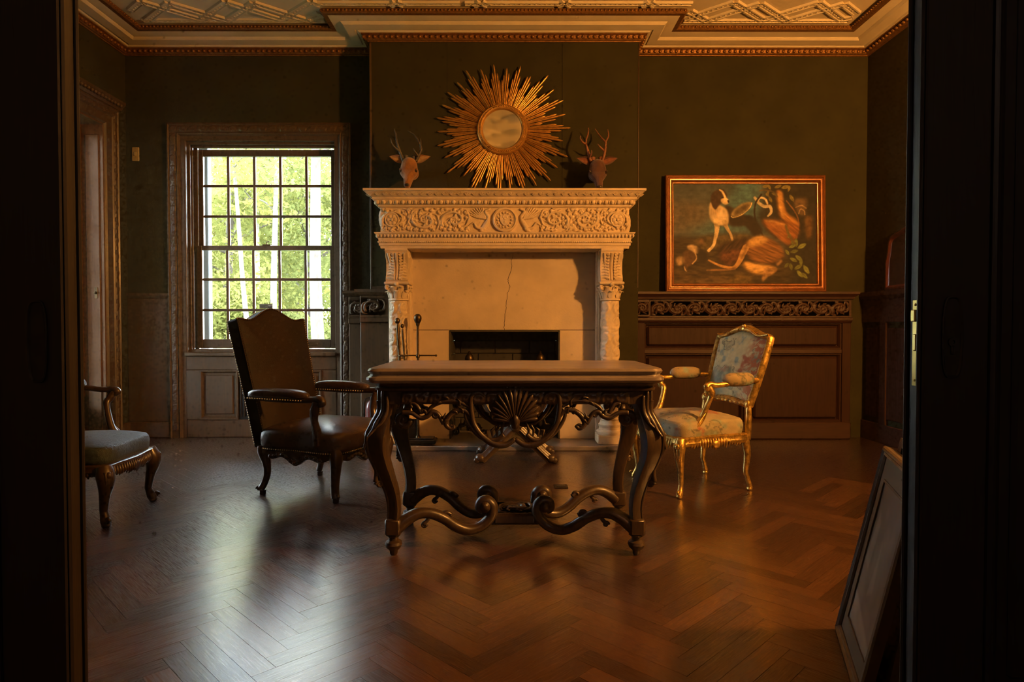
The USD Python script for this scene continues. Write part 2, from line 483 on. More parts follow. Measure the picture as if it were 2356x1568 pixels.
LEATHER = simple('brown_leather', (0.024, 0.0125, 0.006), 0.6, dark=(0.009, 0.0065, 0.004), vscale=4.5, bump=0.0014, bscale=160, detail=6, spec=0.2)
SEATLEATHER = simple('embossed_seat_leather', (0.085, 0.05, 0.038), 0.40, dark=(0.036, 0.024, 0.02), vscale=9, bump=0.002, bscale=60, detail=5, coat=0.15)
NAIL = simple('nailhead_brass', (0.62, 0.5, 0.28), 0.3, metal=1.0)
VELVET = simple('blue_green_velvet', (0.026, 0.044, 0.050), 0.7, dark=(0.008, 0.014, 0.017), vscale=14, stretch=(6, 0.9, 2), bump=0.003, bscale=30, sheen=0.08, detail=5)
FURB = simple('deer_coat', (0.34, 0.145, 0.03), 0.8, dark=(0.15, 0.06, 0.015), vscale=9, bump=0.003, bscale=120, sheen=0.4)
FURD = simple('dark_deer_coat', (0.10, 0.035, 0.016), 0.8, dark=(0.045, 0.016, 0.009), vscale=9, bump=0.003, bscale=120, sheen=0.3)
EARIN = simple('inner_ear', (0.42, 0.27, 0.14), 0.85, var=0.4, vscale=30)
HORNL = simple('dark_antler', (0.10, 0.085, 0.06), 0.45, dark=(0.045, 0.04, 0.03), vscale=25, bump=0.002, bscale=90)
HORNR = simple('red_brown_antler', (0.24, 0.095, 0.04), 0.5, dark=(0.11, 0.04, 0.018), vscale=25, bump=0.002, bscale=90)
EYE_M = simple('glass_eye', (0.012, 0.008, 0.006), 0.06, coat=1.0)
NOSE_M = simple('black_nose', (0.02, 0.014, 0.010), 0.35)
CANVAS = painted('oil_painting', 0.55, coat=0.0, spec=0.2, bump=0.0006)
TAPESTRY = painted('woven_tapestry', 0.85, bump=0.0012, bscale=260)
GREYPRINT = painted('grey_print', 0.5, coat=0.15)
MATGREY = simple('grey_brown_mat', (0.13, 0.10, 0.065), 0.8, var=0.1)
DULLFRAME = wood('dull_frame_wood', (0.085, 0.06, 0.035), (0.05, 0.034, 0.02), 0.4, axis=(4, 4, 4), coat=0.2)
CREAMPLATE = simple('cream_plastic', (0.45, 0.38, 0.22), 0.5, var=0.1)
RED = simple('red_enamel', (0.09, 0.010, 0.006), 0.35, var=0.2, coat=0.4)
REDWOOD = wood('red_brown_frame_wood', (0.08, 0.020, 0.010), (0.04, 0.011, 0.006), 0.3, axis=(4, 4, 4), coat=0.4)
SCREEN = simple('dark_picture_ground', (0.035, 0.02, 0.012), 0.4, var=0.4, vscale=5)
PAINTWHITE = simple('white_exterior_paint', (0.13, 0.14, 0.145), 0.6, var=0.06)
STICKER = simple('grey_sticker', (0.12, 0.12, 0.085), 0.5)
STICKERD = simple('dark_sticker', (0.03, 0.035, 0.03), 0.5)
STICKERW = simple('white_print', (0.6, 0.6, 0.55), 0.5)
BLACK = simple('black_enamel', (0.012, 0.012, 0.012), 0.4)
HEARTHM = simple('slate_hearth', (0.20, 0.175, 0.155), 0.38, var=0.3, vscale=6, coat=0.1)
LAWN = simple('lawn', (0.08, 0.12, 0.03), 0.9, var=0.4, vscale=2)
BARKP = simple('pale_bark', (0.12, 0.10, 0.09), 0.85, dark=(0.055, 0.045, 0.04), vscale=6, stretch=(3, 3, 0.8), bump=0.01, bscale=12)
BARKB = simple('birch_bark', (0.15, 0.135, 0.12), 0.8, dark=(0.08, 0.072, 0.065), vscale=6, stretch=(1, 1, 4), bump=0.004, bscale=14)
PANE = usdkit.material(stage, L('window_glass'), {'t': ('transparent_bsdf', {'color': (0.97, 0.985, 0.96)}), 'g': ('glossy_bsdf', {'color': (1, 1, 1), 'roughness': 0.02}), 'f': ('fresnel', {'IOR': 1.45}), 'm': ('mix_closure', {})},
                       [('f.fac', 'm.fac'), ('t.BSDF', 'm.closure1'), ('g.BSDF', 'm.closure2')], surface='m.closure')
GLOBE = usdkit.material(stage, L('lit_globe'), {'e': ('emission', {'color': (1.0, 0.41, 0.085), 'strength': LAMP_STRENGTH})}, [], surface='e.emission')


def leaves(name, c1, c2):
    return usdkit.material(stage, L(name), {'g': ('geometry', {}), 'r': ('rgb_ramp', {'ramp': [(0.0, c2), (1.0, c1)]}), 'd': ('diffuse_bsdf', {}), 't': ('translucent_bsdf', {}), 'm': ('mix_closure', {'fac': 0.5})},
                           [('g.random_per_island', 'r.fac'), ('r.color', 'd.color'), ('r.color', 't.color'), ('d.BSDF', 'm.closure1'), ('t.BSDF', 'm.closure2')], surface='m.closure')


LEAF = [leaves('spring_leaves', (0.29, 0.285, 0.10), (0.175, 0.185, 0.058)), leaves('pine_needles', (0.22, 0.23, 0.095), (0.14, 0.157, 0.055)), leaves('yellow_green_leaves', (0.35, 0.325, 0.125), (0.235, 0.225, 0.072))]
FLOOR_A = wood('oak_planks_leaning_right', (0.078, 0.034, 0.015), (0.037, 0.016, 0.0075), 0.25, axis=(3, 55, 1), coat=1.0, scale=3.5, bump=0.00025, rot=-PI / 4, rand='object', pos=True, spec=0.9)
FLOOR_B = wood('oak_planks_leaning_left', (0.078, 0.034, 0.015), (0.037, 0.016, 0.0075), 0.25, axis=(3, 55, 1), coat=1.0, scale=3.5, bump=0.00025, rot=PI / 4, rand='object', pos=True, spec=0.9)
FLOOR_F = wood('oak_planks_far', (0.078, 0.034, 0.015), (0.037, 0.016, 0.0075), 0.27, axis=(20, 20, 1), coat=1.0, scale=3.5, bump=0.0002, rand='island', pos=True, spec=0.9)
SUBFLOOR = simple('dark_joint', (0.02, 0.012, 0.007), 0.8)
# ---------------------------------------------------------------- the room
XL, XR, YF, YB, ZC = -3.62, 3.36, 1.47, 6.10, 3.735      # walls, front wall's inner face, back wall, ceiling
BXL, BXR, BY = -1.262, 1.148, 5.80                         # the chimney breast
WX0, WX1, WZ0, WZ1 = -3.07, -1.649, 0.80, 2.806            # window hole
FX0, FX1, FZ1 = -0.549, 0.439, 1.015                       # firebox opening


def structure(name, mesh, mat, smooth=None):
    return props(put('/World', name, join(mesh), mat, smooth), kind='structure')


structure('wall_back', [box(-3.95, WX0, YB, 6.35, 0, 4), box(WX1, FX0 - 0.02, YB, 6.35, 0, 4), box(FX1 + 0.02, 3.6, YB, 6.35, 0, 4), box(FX0 - 0.02, FX1 + 0.02, YB, 6.35, FZ1 + 0.02, 4),
                        box(WX0, WX1, YB, 6.35, 0, WZ0), box(WX0, WX1, YB, 6.35, WZ1, 4)], WALLC)
structure('wall_chimney_breast', [cbox(BXL, FX0 - 0.02, BY, YB, 0, 3.9), cbox(FX1 + 0.02, BXR, BY, YB, 0, 3.9), box(FX0 - 0.02, FX1 + 0.02, BY, YB, FZ1 + 0.02, 3.9)], WALLC)
structure('wall_right', [box(XR, XR + 0.25, 1.1, 6.35, 0, 4)], WALLC)
DY0, DY1, DZ = 4.83, 5.749, 2.85                            # doorway in the left wall
structure('wall_left', [box(XL - 0.33, XL, 1.1, DY0, 0, 4), box(XL - 0.33, XL, DY1, YB + 0.01, 0, 4), box(XL - 0.33, XL, DY0, DY1, DZ, 4)], WALLC)
# the front wall has two skins; the sliding doors run between them
OPL, OPR, OPZ = -1.28, 1.22, 2.75
front = []
for y0, y1 in ((1.18, 1.275), (1.375, YF)):
    front += [box(XL - 0.3, OPL, y0, y1, 0, 4), box(OPR, XR + 0.25, y0, y1, 0, 4), box(OPL, OPR, y0, y1, OPZ, 4)]
structure('wall_front', front, WALLC)
structure('ceiling', [box(XL - 0.3, XR + 0.25, 1.18, 6.35, ZC, ZC + 0.12)], PLASTER)
# the dark hall that the photograph is taken from
structure('wall_hall_left', [box(-2.7, -2.5, -2.2, 1.18, 0, 3.2)], PLASTER)
structure('wall_hall_right', [box(2.5, 2.7, -2.2, 1.18, 0, 3.2)], PLASTER)
structure('wall_hall_rear', [box(-2.7, 2.7, -2.4, -2.2, 0, 3.2)], PLASTER)
structure('wall_upper_storey', [box(-3.95, 14, 1.0, 6.34, 4.05, 9.5)], PLASTER)
structure('wall_facade', [box(3.62, 14, 6.1, 6.34, -0.8, 4.05)], PLASTER)
structure('ceiling_hall', [box(-2.7, 2.7, -2.4, 1.18, 3.2, 3.3)], PLASTER)
structure('floor_hall', [box(-2.7, 2.7, -2.4, 1.18, -0.1, 0.0)], FLOOR_F)

# ---- floor: herringbone, every near plank a piece of its own
floor = Thing('floor', (0, 0, 0), kind='structure')
floor.part('subfloor', box(XL - 0.33, XR + 0.25, 1.18, 6.3, -0.12, -0.019), SUBFLOOR, None)
PW, PN = 0.0771, 6
PL = PW * PN
room_poly = Polygon([(XL, 1.181), (XR, 1.181), (XR, YB), (BXR, YB), (BXR, BY), (BXL, BY), (BXL, YB), (XL, YB)]).union(sbox(XL - 0.33, DY0, XL, DY1))
planks = []
s2 = math.sqrt(0.5)
for m in range(-12, 13):
    for k in range(-60, 130):
        for kind in (0, 1):
            a0, b0 = (k, k + 2 * PN * m) if kind == 0 else (k, k + 1 + 2 * PN * m)
            la, lb = (PN, 1) if kind == 0 else (1, PN)
            ca, cb = (a0 + la / 2) * PW, (b0 + lb / 2) * PW
            cx, cy = (ca - cb) * s2 - 0.07, (ca + cb) * s2 + 1.2
            if not (XL - 0.5 < cx < XR + 0.4 and 0.9 < cy < 6.5):
                continue
            planks.append((cx, cy, kind))


def plank_mesh(cx, cy, kind, r):
    g = 0.0006
    hl, hw = PL / 2 - g, PW / 2 - g
    e, z = 0.00002, r.uniform(-0.0002, 0.0001)
    tx, ty = r.uniform(-0.0008, 0.0008), r.uniform(-0.0022, 0.0022)
    d1 = np.array([s2, s2]) if kind == 0 else np.array([-s2, s2])
    d2 = np.array([-d1[1], d1[0]])
    v = []
    for q, zz in ((0.0, -0.02), (0.0, -e), (e, 0.0)):
        for a, b in ((-1, -1), (1, -1), (1, 1), (-1, 1)):
            l_, w_ = a * (hl - q), b * (hw - q)
            p = np.array([cx, cy]) + d1 * l_ + d2 * w_
            v.append((p[0], p[1], zz + (z + l_ * tx + w_ * ty if zz > -0.015 else 0)))
    f = []
    for k in (0, 4):
        for j in range(4):
            a, b = k + j, k + (j + 1) % 4
            f += [(a, b, b + 4), (a, b + 4, a + 4)]
    f += [(8, 9, 10), (8, 10, 11)]
    return tm(v, f)


pr = random.Random(3)
near, rest = [], []
for cx, cy, kind in planks:
    d1 = np.array([s2, s2]) if kind == 0 else np.array([-s2, s2])
    d2 = np.array([-d1[1], d1[0]])
    c = np.array([cx, cy])
    P = Polygon([c + d1 * a * (PL / 2 - 0.00015) + d2 * b * (PW / 2 - 0.00015) for a, b in ((-1, -1), (1, -1), (1, 1), (-1, 1))])
    if room_poly.contains(P):
        seen = abs(cx - 0.002) < 0.68 * cy + 0.05 and cy > 1.75
        (near if seen else rest).append((cy, cx, kind, plank_mesh(cx, cy, kind, pr)))
    else:
        Q = P.intersection(room_poly)
        if Q.area > 1e-4:
            for q in getattr(Q, 'geoms', [Q]):
                rest.append((9, 0, kind, plate(q, -0.02, 0.0)))
near.sort(key=lambda t: t[0])
for cy, cx, kind, m in near[:300]:
    floor.part('plank', m, FLOOR_A if kind == 0 else FLOOR_B, None)
floor.part('far_planks', [m for *_, m in near[300:] + rest], FLOOR_F, None, kind='stuff')

# ---- plaster strapwork on the ceiling
ribs = Thing('trim_1', (0, 0, ZC), kind='structure')
ribs_far = []


def rib(p, q, w=0.085, h=0.016):
    p, q = np.array(p), np.array(q)
    prof = [(-w / 2, 0), (-w / 2 + 0.008, h), (-w * 0.24, h), (-w * 0.18, h * 0.6), (w * 0.18, h * 0.6), (w * 0.24, h), (w / 2 - 0.008, h), (w / 2, 0)]
    m = mould([p, q], [(a, -b) for a, b in prof], False, basis((0, 0, ZC), (1, 0, 0), (0, 1, 0), (0, 0, 1)))
    b = along(np.column_stack([np.array([p, q]) + 0, [ZC - h * 0.62] * 2]), 0.042)[1:-1]
    return join([m, bumps(b, 0.010, 1, (1, 1, 0.6))]) if len(b) else m


from shapely.geometry import LineString
inner_ceiling = Polygon([(XL + 0.40, 1.6), (XR - 0.40, 1.6), (XR - 0.40, 5.735), (BXR + 0.37, 5.735), (BXR + 0.37, 5.435), (BXL - 0.37, 5.435), (BXL - 0.37, 5.735), (XL + 0.40, 5.735)])


def clipped_ribs(a, b):
    g = LineString([a, b]).intersection(inner_ceiling)
    return [list(q.coords) for q in getattr(g, 'geoms', [g]) if q.length > 0.06]


for row in range(7):
    yc = 5.70 - row * 0.60
    for k in range(10):
        x0 = -3.53 + k * 0.70
        for dx, sgn in ((0.0, 1), (0.13, -1)):
            for a, b in (((x0 + dx, yc - 0.30), (x0 + 0.35 + dx, yc)), ((x0 + 0.35 + dx, yc), (x0 + 0.70 + dx, yc - 0.30))):
                if sgn < 0:
                    a, b = (a[0], 2 * yc - 0.30 - a[1] - 0.02), (b[0], 2 * yc - 0.30 - b[1] - 0.02)
                for p, q in clipped_ribs(a, b):
                    m = rib(p, q)
                    if row < 2:
                        ribs.wpart('rib', m, PLASTER, None)
                    else:
                        ribs_far.append(m)
for x0, x1, y in ((XL + 0.40, BXL - 0.37, 5.70), (BXR + 0.37, XR - 0.40, 5.70), (BXL - 0.36, -0.42, 5.40), (-0.38, 0.42, 5.40), (0.46, BXR + 0.36, 5.40)):
    ribs.wpart('rib', rib((x0, y), (x1, y), 0.06), PLASTER, None)
ribs.wpart('far_ribs', ribs_far, PLASTER, None, kind='stuff')

# ---- cornice
cornice = Thing('trim_2', (0, 0, 3.585), kind='structure')
PATH = [(XL, YF), (XR, YF), (XR, YB), (BXR, YB), (BXR, BY), (BXL, BY), (BXL, YB), (XL, YB)]
crown = [(0.0, 3.64), (0.075, 3.642), (0.085, 3.652), (0.10, 3.655), (0.105, 3.648), (0.185, 3.655), (0.20, 3.668), (0.205, 3.676), (0.225, 3.676), (0.29, 3.684), (0.30, 3.69), (0.30, ZC), (0.0, ZC)]
cornice.wpart('crown', mould(PATH, crown, True), PLASTER, 30)
cornice.wpart('lower_gilt_moulding', [mould(PATH, [(0, 3.585), (0.012, 3.585), (0.016, 3.592), (0.030, 3.595), (0.034, 3.600), (0.040, 3.604), (0.045, 3.630), (0.062, 3.636), (0.062, 3.642), (0, 3.642)], True)], DULLGILT, 30, label='gilt egg moulding under the cornice')
cornice.wpart('upper_gilt_moulding', [mould(PATH, [(0.29, 3.684), (0.325, 3.684), (0.335, 3.692), (0.335, 3.722), (0.325, 3.728), (0.29, 3.728)], True)], DULLGILT, 30, label='gilt band along the ceiling edge')


def offset_path(d):
    return mould(PATH, [(d, 0), (d + 0.001, 0), (d, 0.001)], True).vertices[::3][:, :2]


eggs = along(np.column_stack([offset_path(0.045), np.full(8, 3.615)]), 0.05, True)
eggs = eggs[eggs[:, 1] > 3.0]
cornice.wpart('egg_moulding', bumps(eggs, 0.015, 1, (1, 1, 1.05)), DULLGILT, 40)
beads = along(np.column_stack([offset_path(0.335), np.full(8, 3.707)]), 0.032, True)
beads = beads[beads[:, 1] > 3.8]
cornice.wpart('bead_moulding', bumps(beads, 0.011, 1), DULLGILT, 40)

# ---- panelling right of the fireplace
dado = Thing('trim_3', (2.2, YB, 0), kind='structure')
dado.wpart('ledge', [mould([(BXR, YB), (BXR, 5.975), (3.17, 5.975), (3.17, YB)], [(0, 1.30), (-0.015, 1.305), (-0.02, 1.325), (-0.045, 1.345), (-0.05, 1.352), (-0.05, 1.372), (0.03, 1.372), (0.03, 1.30)], False), box(BXR, 3.17, 5.97, YB, 1.30, 1.371)], WAINH, 30)
dado.wpart('frieze', box(BXR, 3.17, 5.985, YB, 1.135, 1.30), WAINH, None)
for x0, x1 in ((1.30, 3.15),):
    dado.wpart('carved_frieze', relief_mesh(x1 - x0, 0.135, rinceau(x1 - x0, 0.135, 11, 5), basis((x0, 5.985, 1.15), (1, 0, 0), (0, 0, 1), (0, -1, 0)), res=0.006, amp=0.012), WAINH, True)
dado.wpart('carved_block', [cbox(BXR + 0.002, 1.285, 5.955, 5.99, 1.14, 1.30), relief_mesh(0.12, 0.12, rinceau(0.12, 0.12, 1, 2), basis((1.157, 5.955, 1.16), (1, 0, 0), (0, 0, 1), (0, -1, 0)), res=0.004, amp=0.012)], WAINH, 30)
dado.wpart('lower_rail', [mould([(BXR, 5.985), (3.17, 5.985)], [(0, 1.085), (-0.012, 1.088), (-0.02, 1.10), (-0.03, 1.108), (-0.03, 1.13), (-0.018, 1.135), (0.02, 1.135), (0.02, 1.085)], False)], WAINH, 30)
dado.wpart('stile', cbox(BXR + 0.002, 1.245, 5.97, YB, 0.0, 1.086), WAINSCOT, None)
dado.wpart('stile', cbox(2.175, 2.245, 5.985, YB, 0.0, 1.086), WAINSCOT, None)
dado.wpart('stile', cbox(3.09, 3.17, 5.985, YB, 0.0, 1.086), WAINSCOT, None)
for x0, x1 in ((1.245, 2.175), (2.245, 3.09)):
    for z0, z1 in ((0.16, 0.80), (0.84, 1.085)):
        dado.wpart('panel', [cbox(x0 + 0.03, x1 - 0.03, 6.00, 6.06, z0 + 0.03, z1 - 0.03, 0.018), box(x0, x1, 6.03, 6.09, z0, z1), frame_ring(x0, x1, z0, z1, [(0, 0), (0, 0.028), (0.012, 0.028), (0.022, 0.015), (0.028, 0.0)], XZ(6.03))], WAINSCOT, 30)
dado.wpart('rail', [cbox(1.245, 2.175, 5.99, YB, 0.80, 0.84), cbox(2.245, 3.09, 5.99, YB, 0.80, 0.84)], WAINH, None)
dado.wpart('plinth', cbox(BXR, 3.17, 5.965, YB, 0.0, 0.16, 0.01), WAINH, None)
# ---- panelling of the right wall
side = Thing('trim_4', (XR, 3.8, 0), kind='structure')
side.wpart('cap_rail', mould([(3.05, 1.30), (YB, 1.30)], [(0, 0), (0, 0.03), (0.03, 0.06), (0.07, 0.06), (0.07, 0)], False, WALL_R(XR)), WAINH, 30)
side.wpart('rail', [cbox(XR - 0.03, XR, YF, YB, 1.09, 1.30), cbox(XR - 0.03, XR, YF, YB, 0.0, 0.17)], WAINH, None)
for y in (YF + 0.05, 2.6, 3.7, 4.8, 5.70):
    side.wpart('stile', cbox(XR - 0.034, XR, y, y + 0.10, 0.17, 1.09), WAINSCOT, None)
    side.wpart('panel', cbox(XR - 0.022, XR, y + 0.14, min(y + 0.98, YB - 0.06), 0.22, 1.04, 0.015), WAINSCOT, None)
# ---- narrow panelling between window and chimney breast
nook = Thing('trim_5', (-1.40, YB, 0), kind='structure')
nook.wpart('ledge', [mould([(-1.52, YB), (-1.52, 6.03), (-1.35, 6.03), (-1.35, 5.80), (-1.10, 5.765)], [(0, 1.33), (-0.02, 1.335), (-0.045, 1.36), (-0.05, 1.385), (0.03, 1.385), (0.03, 1.33)], False), box(-1.52, -1.27, 6.03, YB, 1.33, 1.384)], CASING, 30)
nook.wpart('frieze', [cbox(-1.52, -1.35, 6.035, YB, 1.13, 1.33), relief_mesh(0.15, 0.14, rinceau(0.15, 0.14, 1, 3), basis((-1.51, 6.035, 1.16), (1, 0, 0), (0, 0, 1), (0, -1, 0)), amp=0.010)], CASING, 30)
nook.wpart('carved_block', [cbox(-1.35, -1.095, 5.765, 5.81, 1.135, 1.33), relief_mesh(0.22, 0.15, rinceau(0.22, 0.15, 1, 4), basis((-1.34, 5.765, 1.155), (1, 0, 0), (0, 0, 1), (0, -1, 0)), amp=0.014)], CASING, 30)
nook.wpart('rail', [cbox(-1.52, -1.35, 6.02, YB, 1.08, 1.13), cbox(-1.35, -1.095, 5.755, 5.81, 1.09, 1.135)], CASING, None)
nook.wpart('panel', cbox(-1.52, -1.35, 6.05, YB, 0.0, 1.08, 0.008), CASING, None)
nook.wpart('panel', cbox(-1.35, -1.095, 5.775, 5.81, 0.0, 1.09, 0.008), CASING, None)
nook.wpart('side_panel', cbox(-1.352, -1.262, 5.80, YB, 0.0, 1.33, 0.004), CASING, None)
# ---- plain dado left of the window and skirtings
dl = Thing('trim_6', (-3.4, YB, 0), kind='structure')
dl.wpart('cap_rail', mould([(XL, 1.32), (-3.22, 1.32)], [(0, 0), (0, 0.02), (0.02, 0.035), (0.045, 0.035), (0.045, 0)], False, XZ(YB)), CASING, 30)
dl.wpart('panel', cbox(XL, -3.22, YB - 0.018, YB, 0.15, 1.32, 0.006), CASING, None)
structure('baseboard_back', [cbox(XL, -3.22, YB - 0.03, YB, 0, 0.15, 0.008)], CASING)
structure('baseboard_left', [cbox(XL, XL + 0.025, YF, DY0 - 0.2, 0, 0.15, 0.008), cbox(XL, XL + 0.025, DY1 + 0.18, YB, 0, 0.15, 0.008)], CASING)
# gilt fillet that edges the wall cloth of the chimney breast
structure('trim_7', [cbox(BXL, BXL + 0.018, BY - 0.008, BY, 1.40, 3.58), cbox(BXL, -1.05, BY - 0.008, BY, 1.385, 1.412), cbox(BXR - 0.008, BXR, BY - 0.005, BY, 1.40, 3.58)], CASING)

# ---------------------------------------------------------------- window_1
win = Thing('window_1', ((WX0 + WX1) / 2, YB, WZ0), kind='structure')
cas = [(0, 0), (0, 0.035), (0.012, 0.045), (0.022, 0.040), (0.085, 0.034), (0.092, 0.022), (0.125, 0.016), (0.130, 0.0)]


def casing_path(z0):
    return [(WX0 - 0.15, z0), (WX0 - 0.15, WZ1 + 0.15), (WX1 + 0.15, WZ1 + 0.15), (WX1 + 0.15, z0)]


# casing profile runs from its outer edge inwards (to the right of the path = towards the window)
win.wpart('casing', mould(casing_path(0.0), [(-a, h) for a, h in [(0, 0), (0, 0.040), (0.014, 0.046), (0.022, 0.036), (0.088, 0.030), (0.096, 0.040), (0.108, 0.034), (0.118, 0.018), (0.15, 0.014), (0.15, 0)]], False, XZ(YB)), CASING, 30)
for x in (WX0 - 0.126, WX1 + 0.066):
    h = 2.80
    win.wpart('carved_band', relief_mesh(0.058, h, [(np.column_stack([q[:, 1], q[:, 0]]), w_) for q, w_ in rinceau(h, 0.058, 30, 8)], basis((x, YB - 0.034, 0.06), (1, 0, 0), (0, 0, 1), (0, -1, 0)), res=0.006, amp=0.009), CASING, True)
tw = WX1 - WX0 + 0.26
win.wpart('carved_band', relief_mesh(tw, 0.058, rinceau(tw, 0.058, 18, 9), basis((WX0 - 0.13, YB - 0.034, WZ1 + 0.067), (1, 0, 0), (0, 0, 1), (0, -1, 0)), res=0.006, amp=0.009), CASING, True)
YS1, YS2 = 6.225, 6.275        # lower sash, upper sash
win.wpart('jamb', [cbox(WX0 - 0.03, WX0 + 0.012, 6.09, 6.36, WZ0, WZ1), cbox(WX0 + 0.012, WX0 + 0.032, 6.135, 6.15, WZ0, WZ1), cbox(WX0 + 0.012, WX0 + 0.035, 6.175, 6.20, WZ0, WZ1), cbox(WX0 + 0.012, WX0 + 0.05, 6.245, 6.258, WZ0, WZ1)], CASING, None)
win.wpart('jamb', [cbox(WX1 - 0.012, WX1 + 0.03, 6.09, 6.36, WZ0, WZ1), cbox(WX1 - 0.035, WX1 - 0.012, 6.175, 6.20, WZ0, WZ1), cbox(WX1 - 0.05, WX1 - 0.012, 6.245, 6.258, WZ0, WZ1)], CASING, None)
win.wpart('head', [cbox(WX0, WX1, 6.09, 6.36, WZ1 - 0.012, WZ1 + 0.03), cbox(WX0, WX1, 6.13, 6.15, WZ1 - 0.035, WZ1 - 0.01), cbox(WX0, WX1, 6.175, 6.20, WZ1 - 0.05, WZ1 - 0.01)], CASING, None)
win.wpart('sill', [cbox(WX0 - 0.005, WX1 + 0.005, 6.055, 6.36, WZ0 - 0.03, WZ0 + 0.01, 0.008), cbox(WX0 - 0.004, WX1 + 0.004, 6.13, 6.36, WZ0, WZ0 + 0.035, 0.006)], CASING, None)


def sash(nm, Y, gx0, gx1, gz0, gz1, stile, top, bottom, cols=5, rows=3):
    d0, d1 = Y - 0.02, Y + 0.02
    fr = win.wpart(nm, [cbox(gx0 - stile, gx0, d0, d1, gz0 - bottom, gz1 + top), cbox(gx1, gx1 + stile, d0, d1, gz0 - bottom, gz1 + top), cbox(gx0, gx1, d0, d1, gz1, gz1 + top), cbox(gx0, gx1, d0, d1, gz0 - bottom, gz0)], CASING, None)
    mw = 0.024
    cw, ch = (gx1 - gx0 - (cols - 1) * mw) / cols, (gz1 - gz0 - (rows - 1) * mw) / rows
    for i in range(1, cols):
        x = gx0 + i * (cw + mw) - mw
        win.wpart('glazing_bar', cbox(x, x + mw, d0 + 0.004, d1 - 0.006, gz0, gz1, 0.006), CASING, None, under=fr)
    for j in range(1, rows):
        z = gz0 + j * (ch + mw) - mw
        win.wpart('glazing_bar', cbox(gx0, gx1, d0 + 0.006, d1 - 0.008, z, z + mw, 0.006), CASING, None, under=fr)
    for i in range(cols):
        for j in range(rows):
            x, z = gx0 + i * (cw + mw), gz0 + j * (ch + mw)
            win.wpart('pane', box(x - 0.004, x + cw + 0.004, Y - 0.0015, Y + 0.0015, z - 0.004, z + ch + 0.004), PANE, None, under=fr)
    return fr


upper = sash('upper_sash', YS2, -2.974, -1.737, 1.834, 2.694, 0.048, 0.062, 0.045)
lower = sash('lower_sash', YS1, -2.968, -1.737, 0.928, 1.785, 0.052, 0.042, 0.085)
for x in (-2.60, -1.93):
    ring = np.array([(x + 0.075 * math.copysign(abs(math.cos(a)) ** 0.6, math.cos(a)), YS1 - 0.021, 0.886 + 0.016 * math.copysign(abs(math.sin(a)) ** 0.7, math.sin(a))) for a in np.linspace(0, 2 * PI, 32, endpoint=False)])
    win.wpart('sash_lift', [sweep(ring, 0.004, 6, closed=True), sweep([(x - 0.04, YS1 - 0.022, 0.886), (x + 0.04, YS1 - 0.022, 0.886)], 0.004, 6)], BRONZE, 40, under=lower)
win.wpart('sash_lock', [cbox(-2.39, -2.31, YS1 - 0.018, YS1 + 0.02, 1.825, 1.84), sweep([(-2.35, YS1, 1.84), (-2.35, YS1 - 0.01, 1.862), (-2.32, YS1 - 0.02, 1.866)], 0.006, 8)], BRONZE, 40, under=lower)
# panelled apron below the sill
apr = [box(WX0, WX1, YB - 0.005, YB + 0.02, 0.0, WZ0 - 0.03)]
win.wpart('apron', apr + [cbox(WX0, WX1, YB - 0.02, YB, 0.0, 0.17, 0.008), cbox(WX0, WX1, YB - 0.018, YB, 0.64, WZ0 - 0.03, 0.006), cbox(WX0, WX0 + 0.13, YB - 0.018, YB, 0.17, 0.64), cbox(WX1 - 0.14, WX1, YB - 0.018, YB, 0.17, 0.64)], CASING, None)
for x0, x1 in ((WX0 + 0.13, -2.58), (-2.10, WX1 - 0.14)):
    win.wpart('apron_panel', [frame_ring(x0, x1, 0.17, 0.64, [(0, 0.006), (0, 0.026), (0.014, 0.026), (0.026, 0.012), (0.03, 0.004)], XZ(YB)), cbox(x0 + 0.05, x1 - 0.05, YB - 0.014, YB, 0.22, 0.59, 0.01)], CASING, 30)
win.wpart('radiator_grille', [cbox(-2.58, -2.10, YB - 0.012, YB, 0.17, 0.64)] + [cbox(-2.56 + 0.03 * k, -2.55 + 0.03 * k, YB - 0.02, YB - 0.01, 0.20, 0.61, 0.002) for k in range(15)], BLACK, None, label='black radiator grille in the apron')

# security sticker on a pane of the lower sash
stk = Thing('window_sticker', (-2.362, YS1, 1.225), label='small grey security sticker with lettering on a window pane', cat='sticker')
stk.wpart('backing', cbox(-2.425, -2.30, YS1 - 0.005, YS1 - 0.0015, 1.226, 1.270, 0.0008), STICKER, None)
stk.wpart('dark_field', [cbox(-2.343, -2.301, YS1 - 0.006, YS1 - 0.004, 1.229, 1.262, 0.0005)], STICKERD, None)
t = meshkit.text_mesh('ADT', 0.014, 0.001, True); t.apply_transform(basis((-2.340, YS1 - 0.006, 1.246), (1, 0, 0), (0, 0, 1), (0, -1, 0)))
stk.wpart('lettering', t, STICKERW, None)
stk.wpart('printed_lines', [cbox(-2.418, -2.352, YS1 - 0.006, YS1 - 0.0045, 1.252, 1.256, 0.0004), cbox(-2.418, -2.370, YS1 - 0.006, YS1 - 0.0045, 1.240, 1.245, 0.0004), cbox(-2.40, -2.352, YS1 - 0.006, YS1 - 0.0045, 1.231, 1.234, 0.0004)], STICKERD, None)
plate_w = at(313, 355, YB)
pw = Thing('wall_plate', (plate_w[0], YB, plate_w[2]), label='small cream wall plate high in the left corner beside the doorway', cat='switch plate')
pw.part('cover', cbox(-0.034, 0.034, -0.014, 0.0, -0.066, 0.066, 0.005), CREAMPLATE, None)
pw.part('toggle', cbox(-0.012, 0.012, -0.022, -0.012, -0.02, 0.02, 0.003), CREAMPLATE, None)

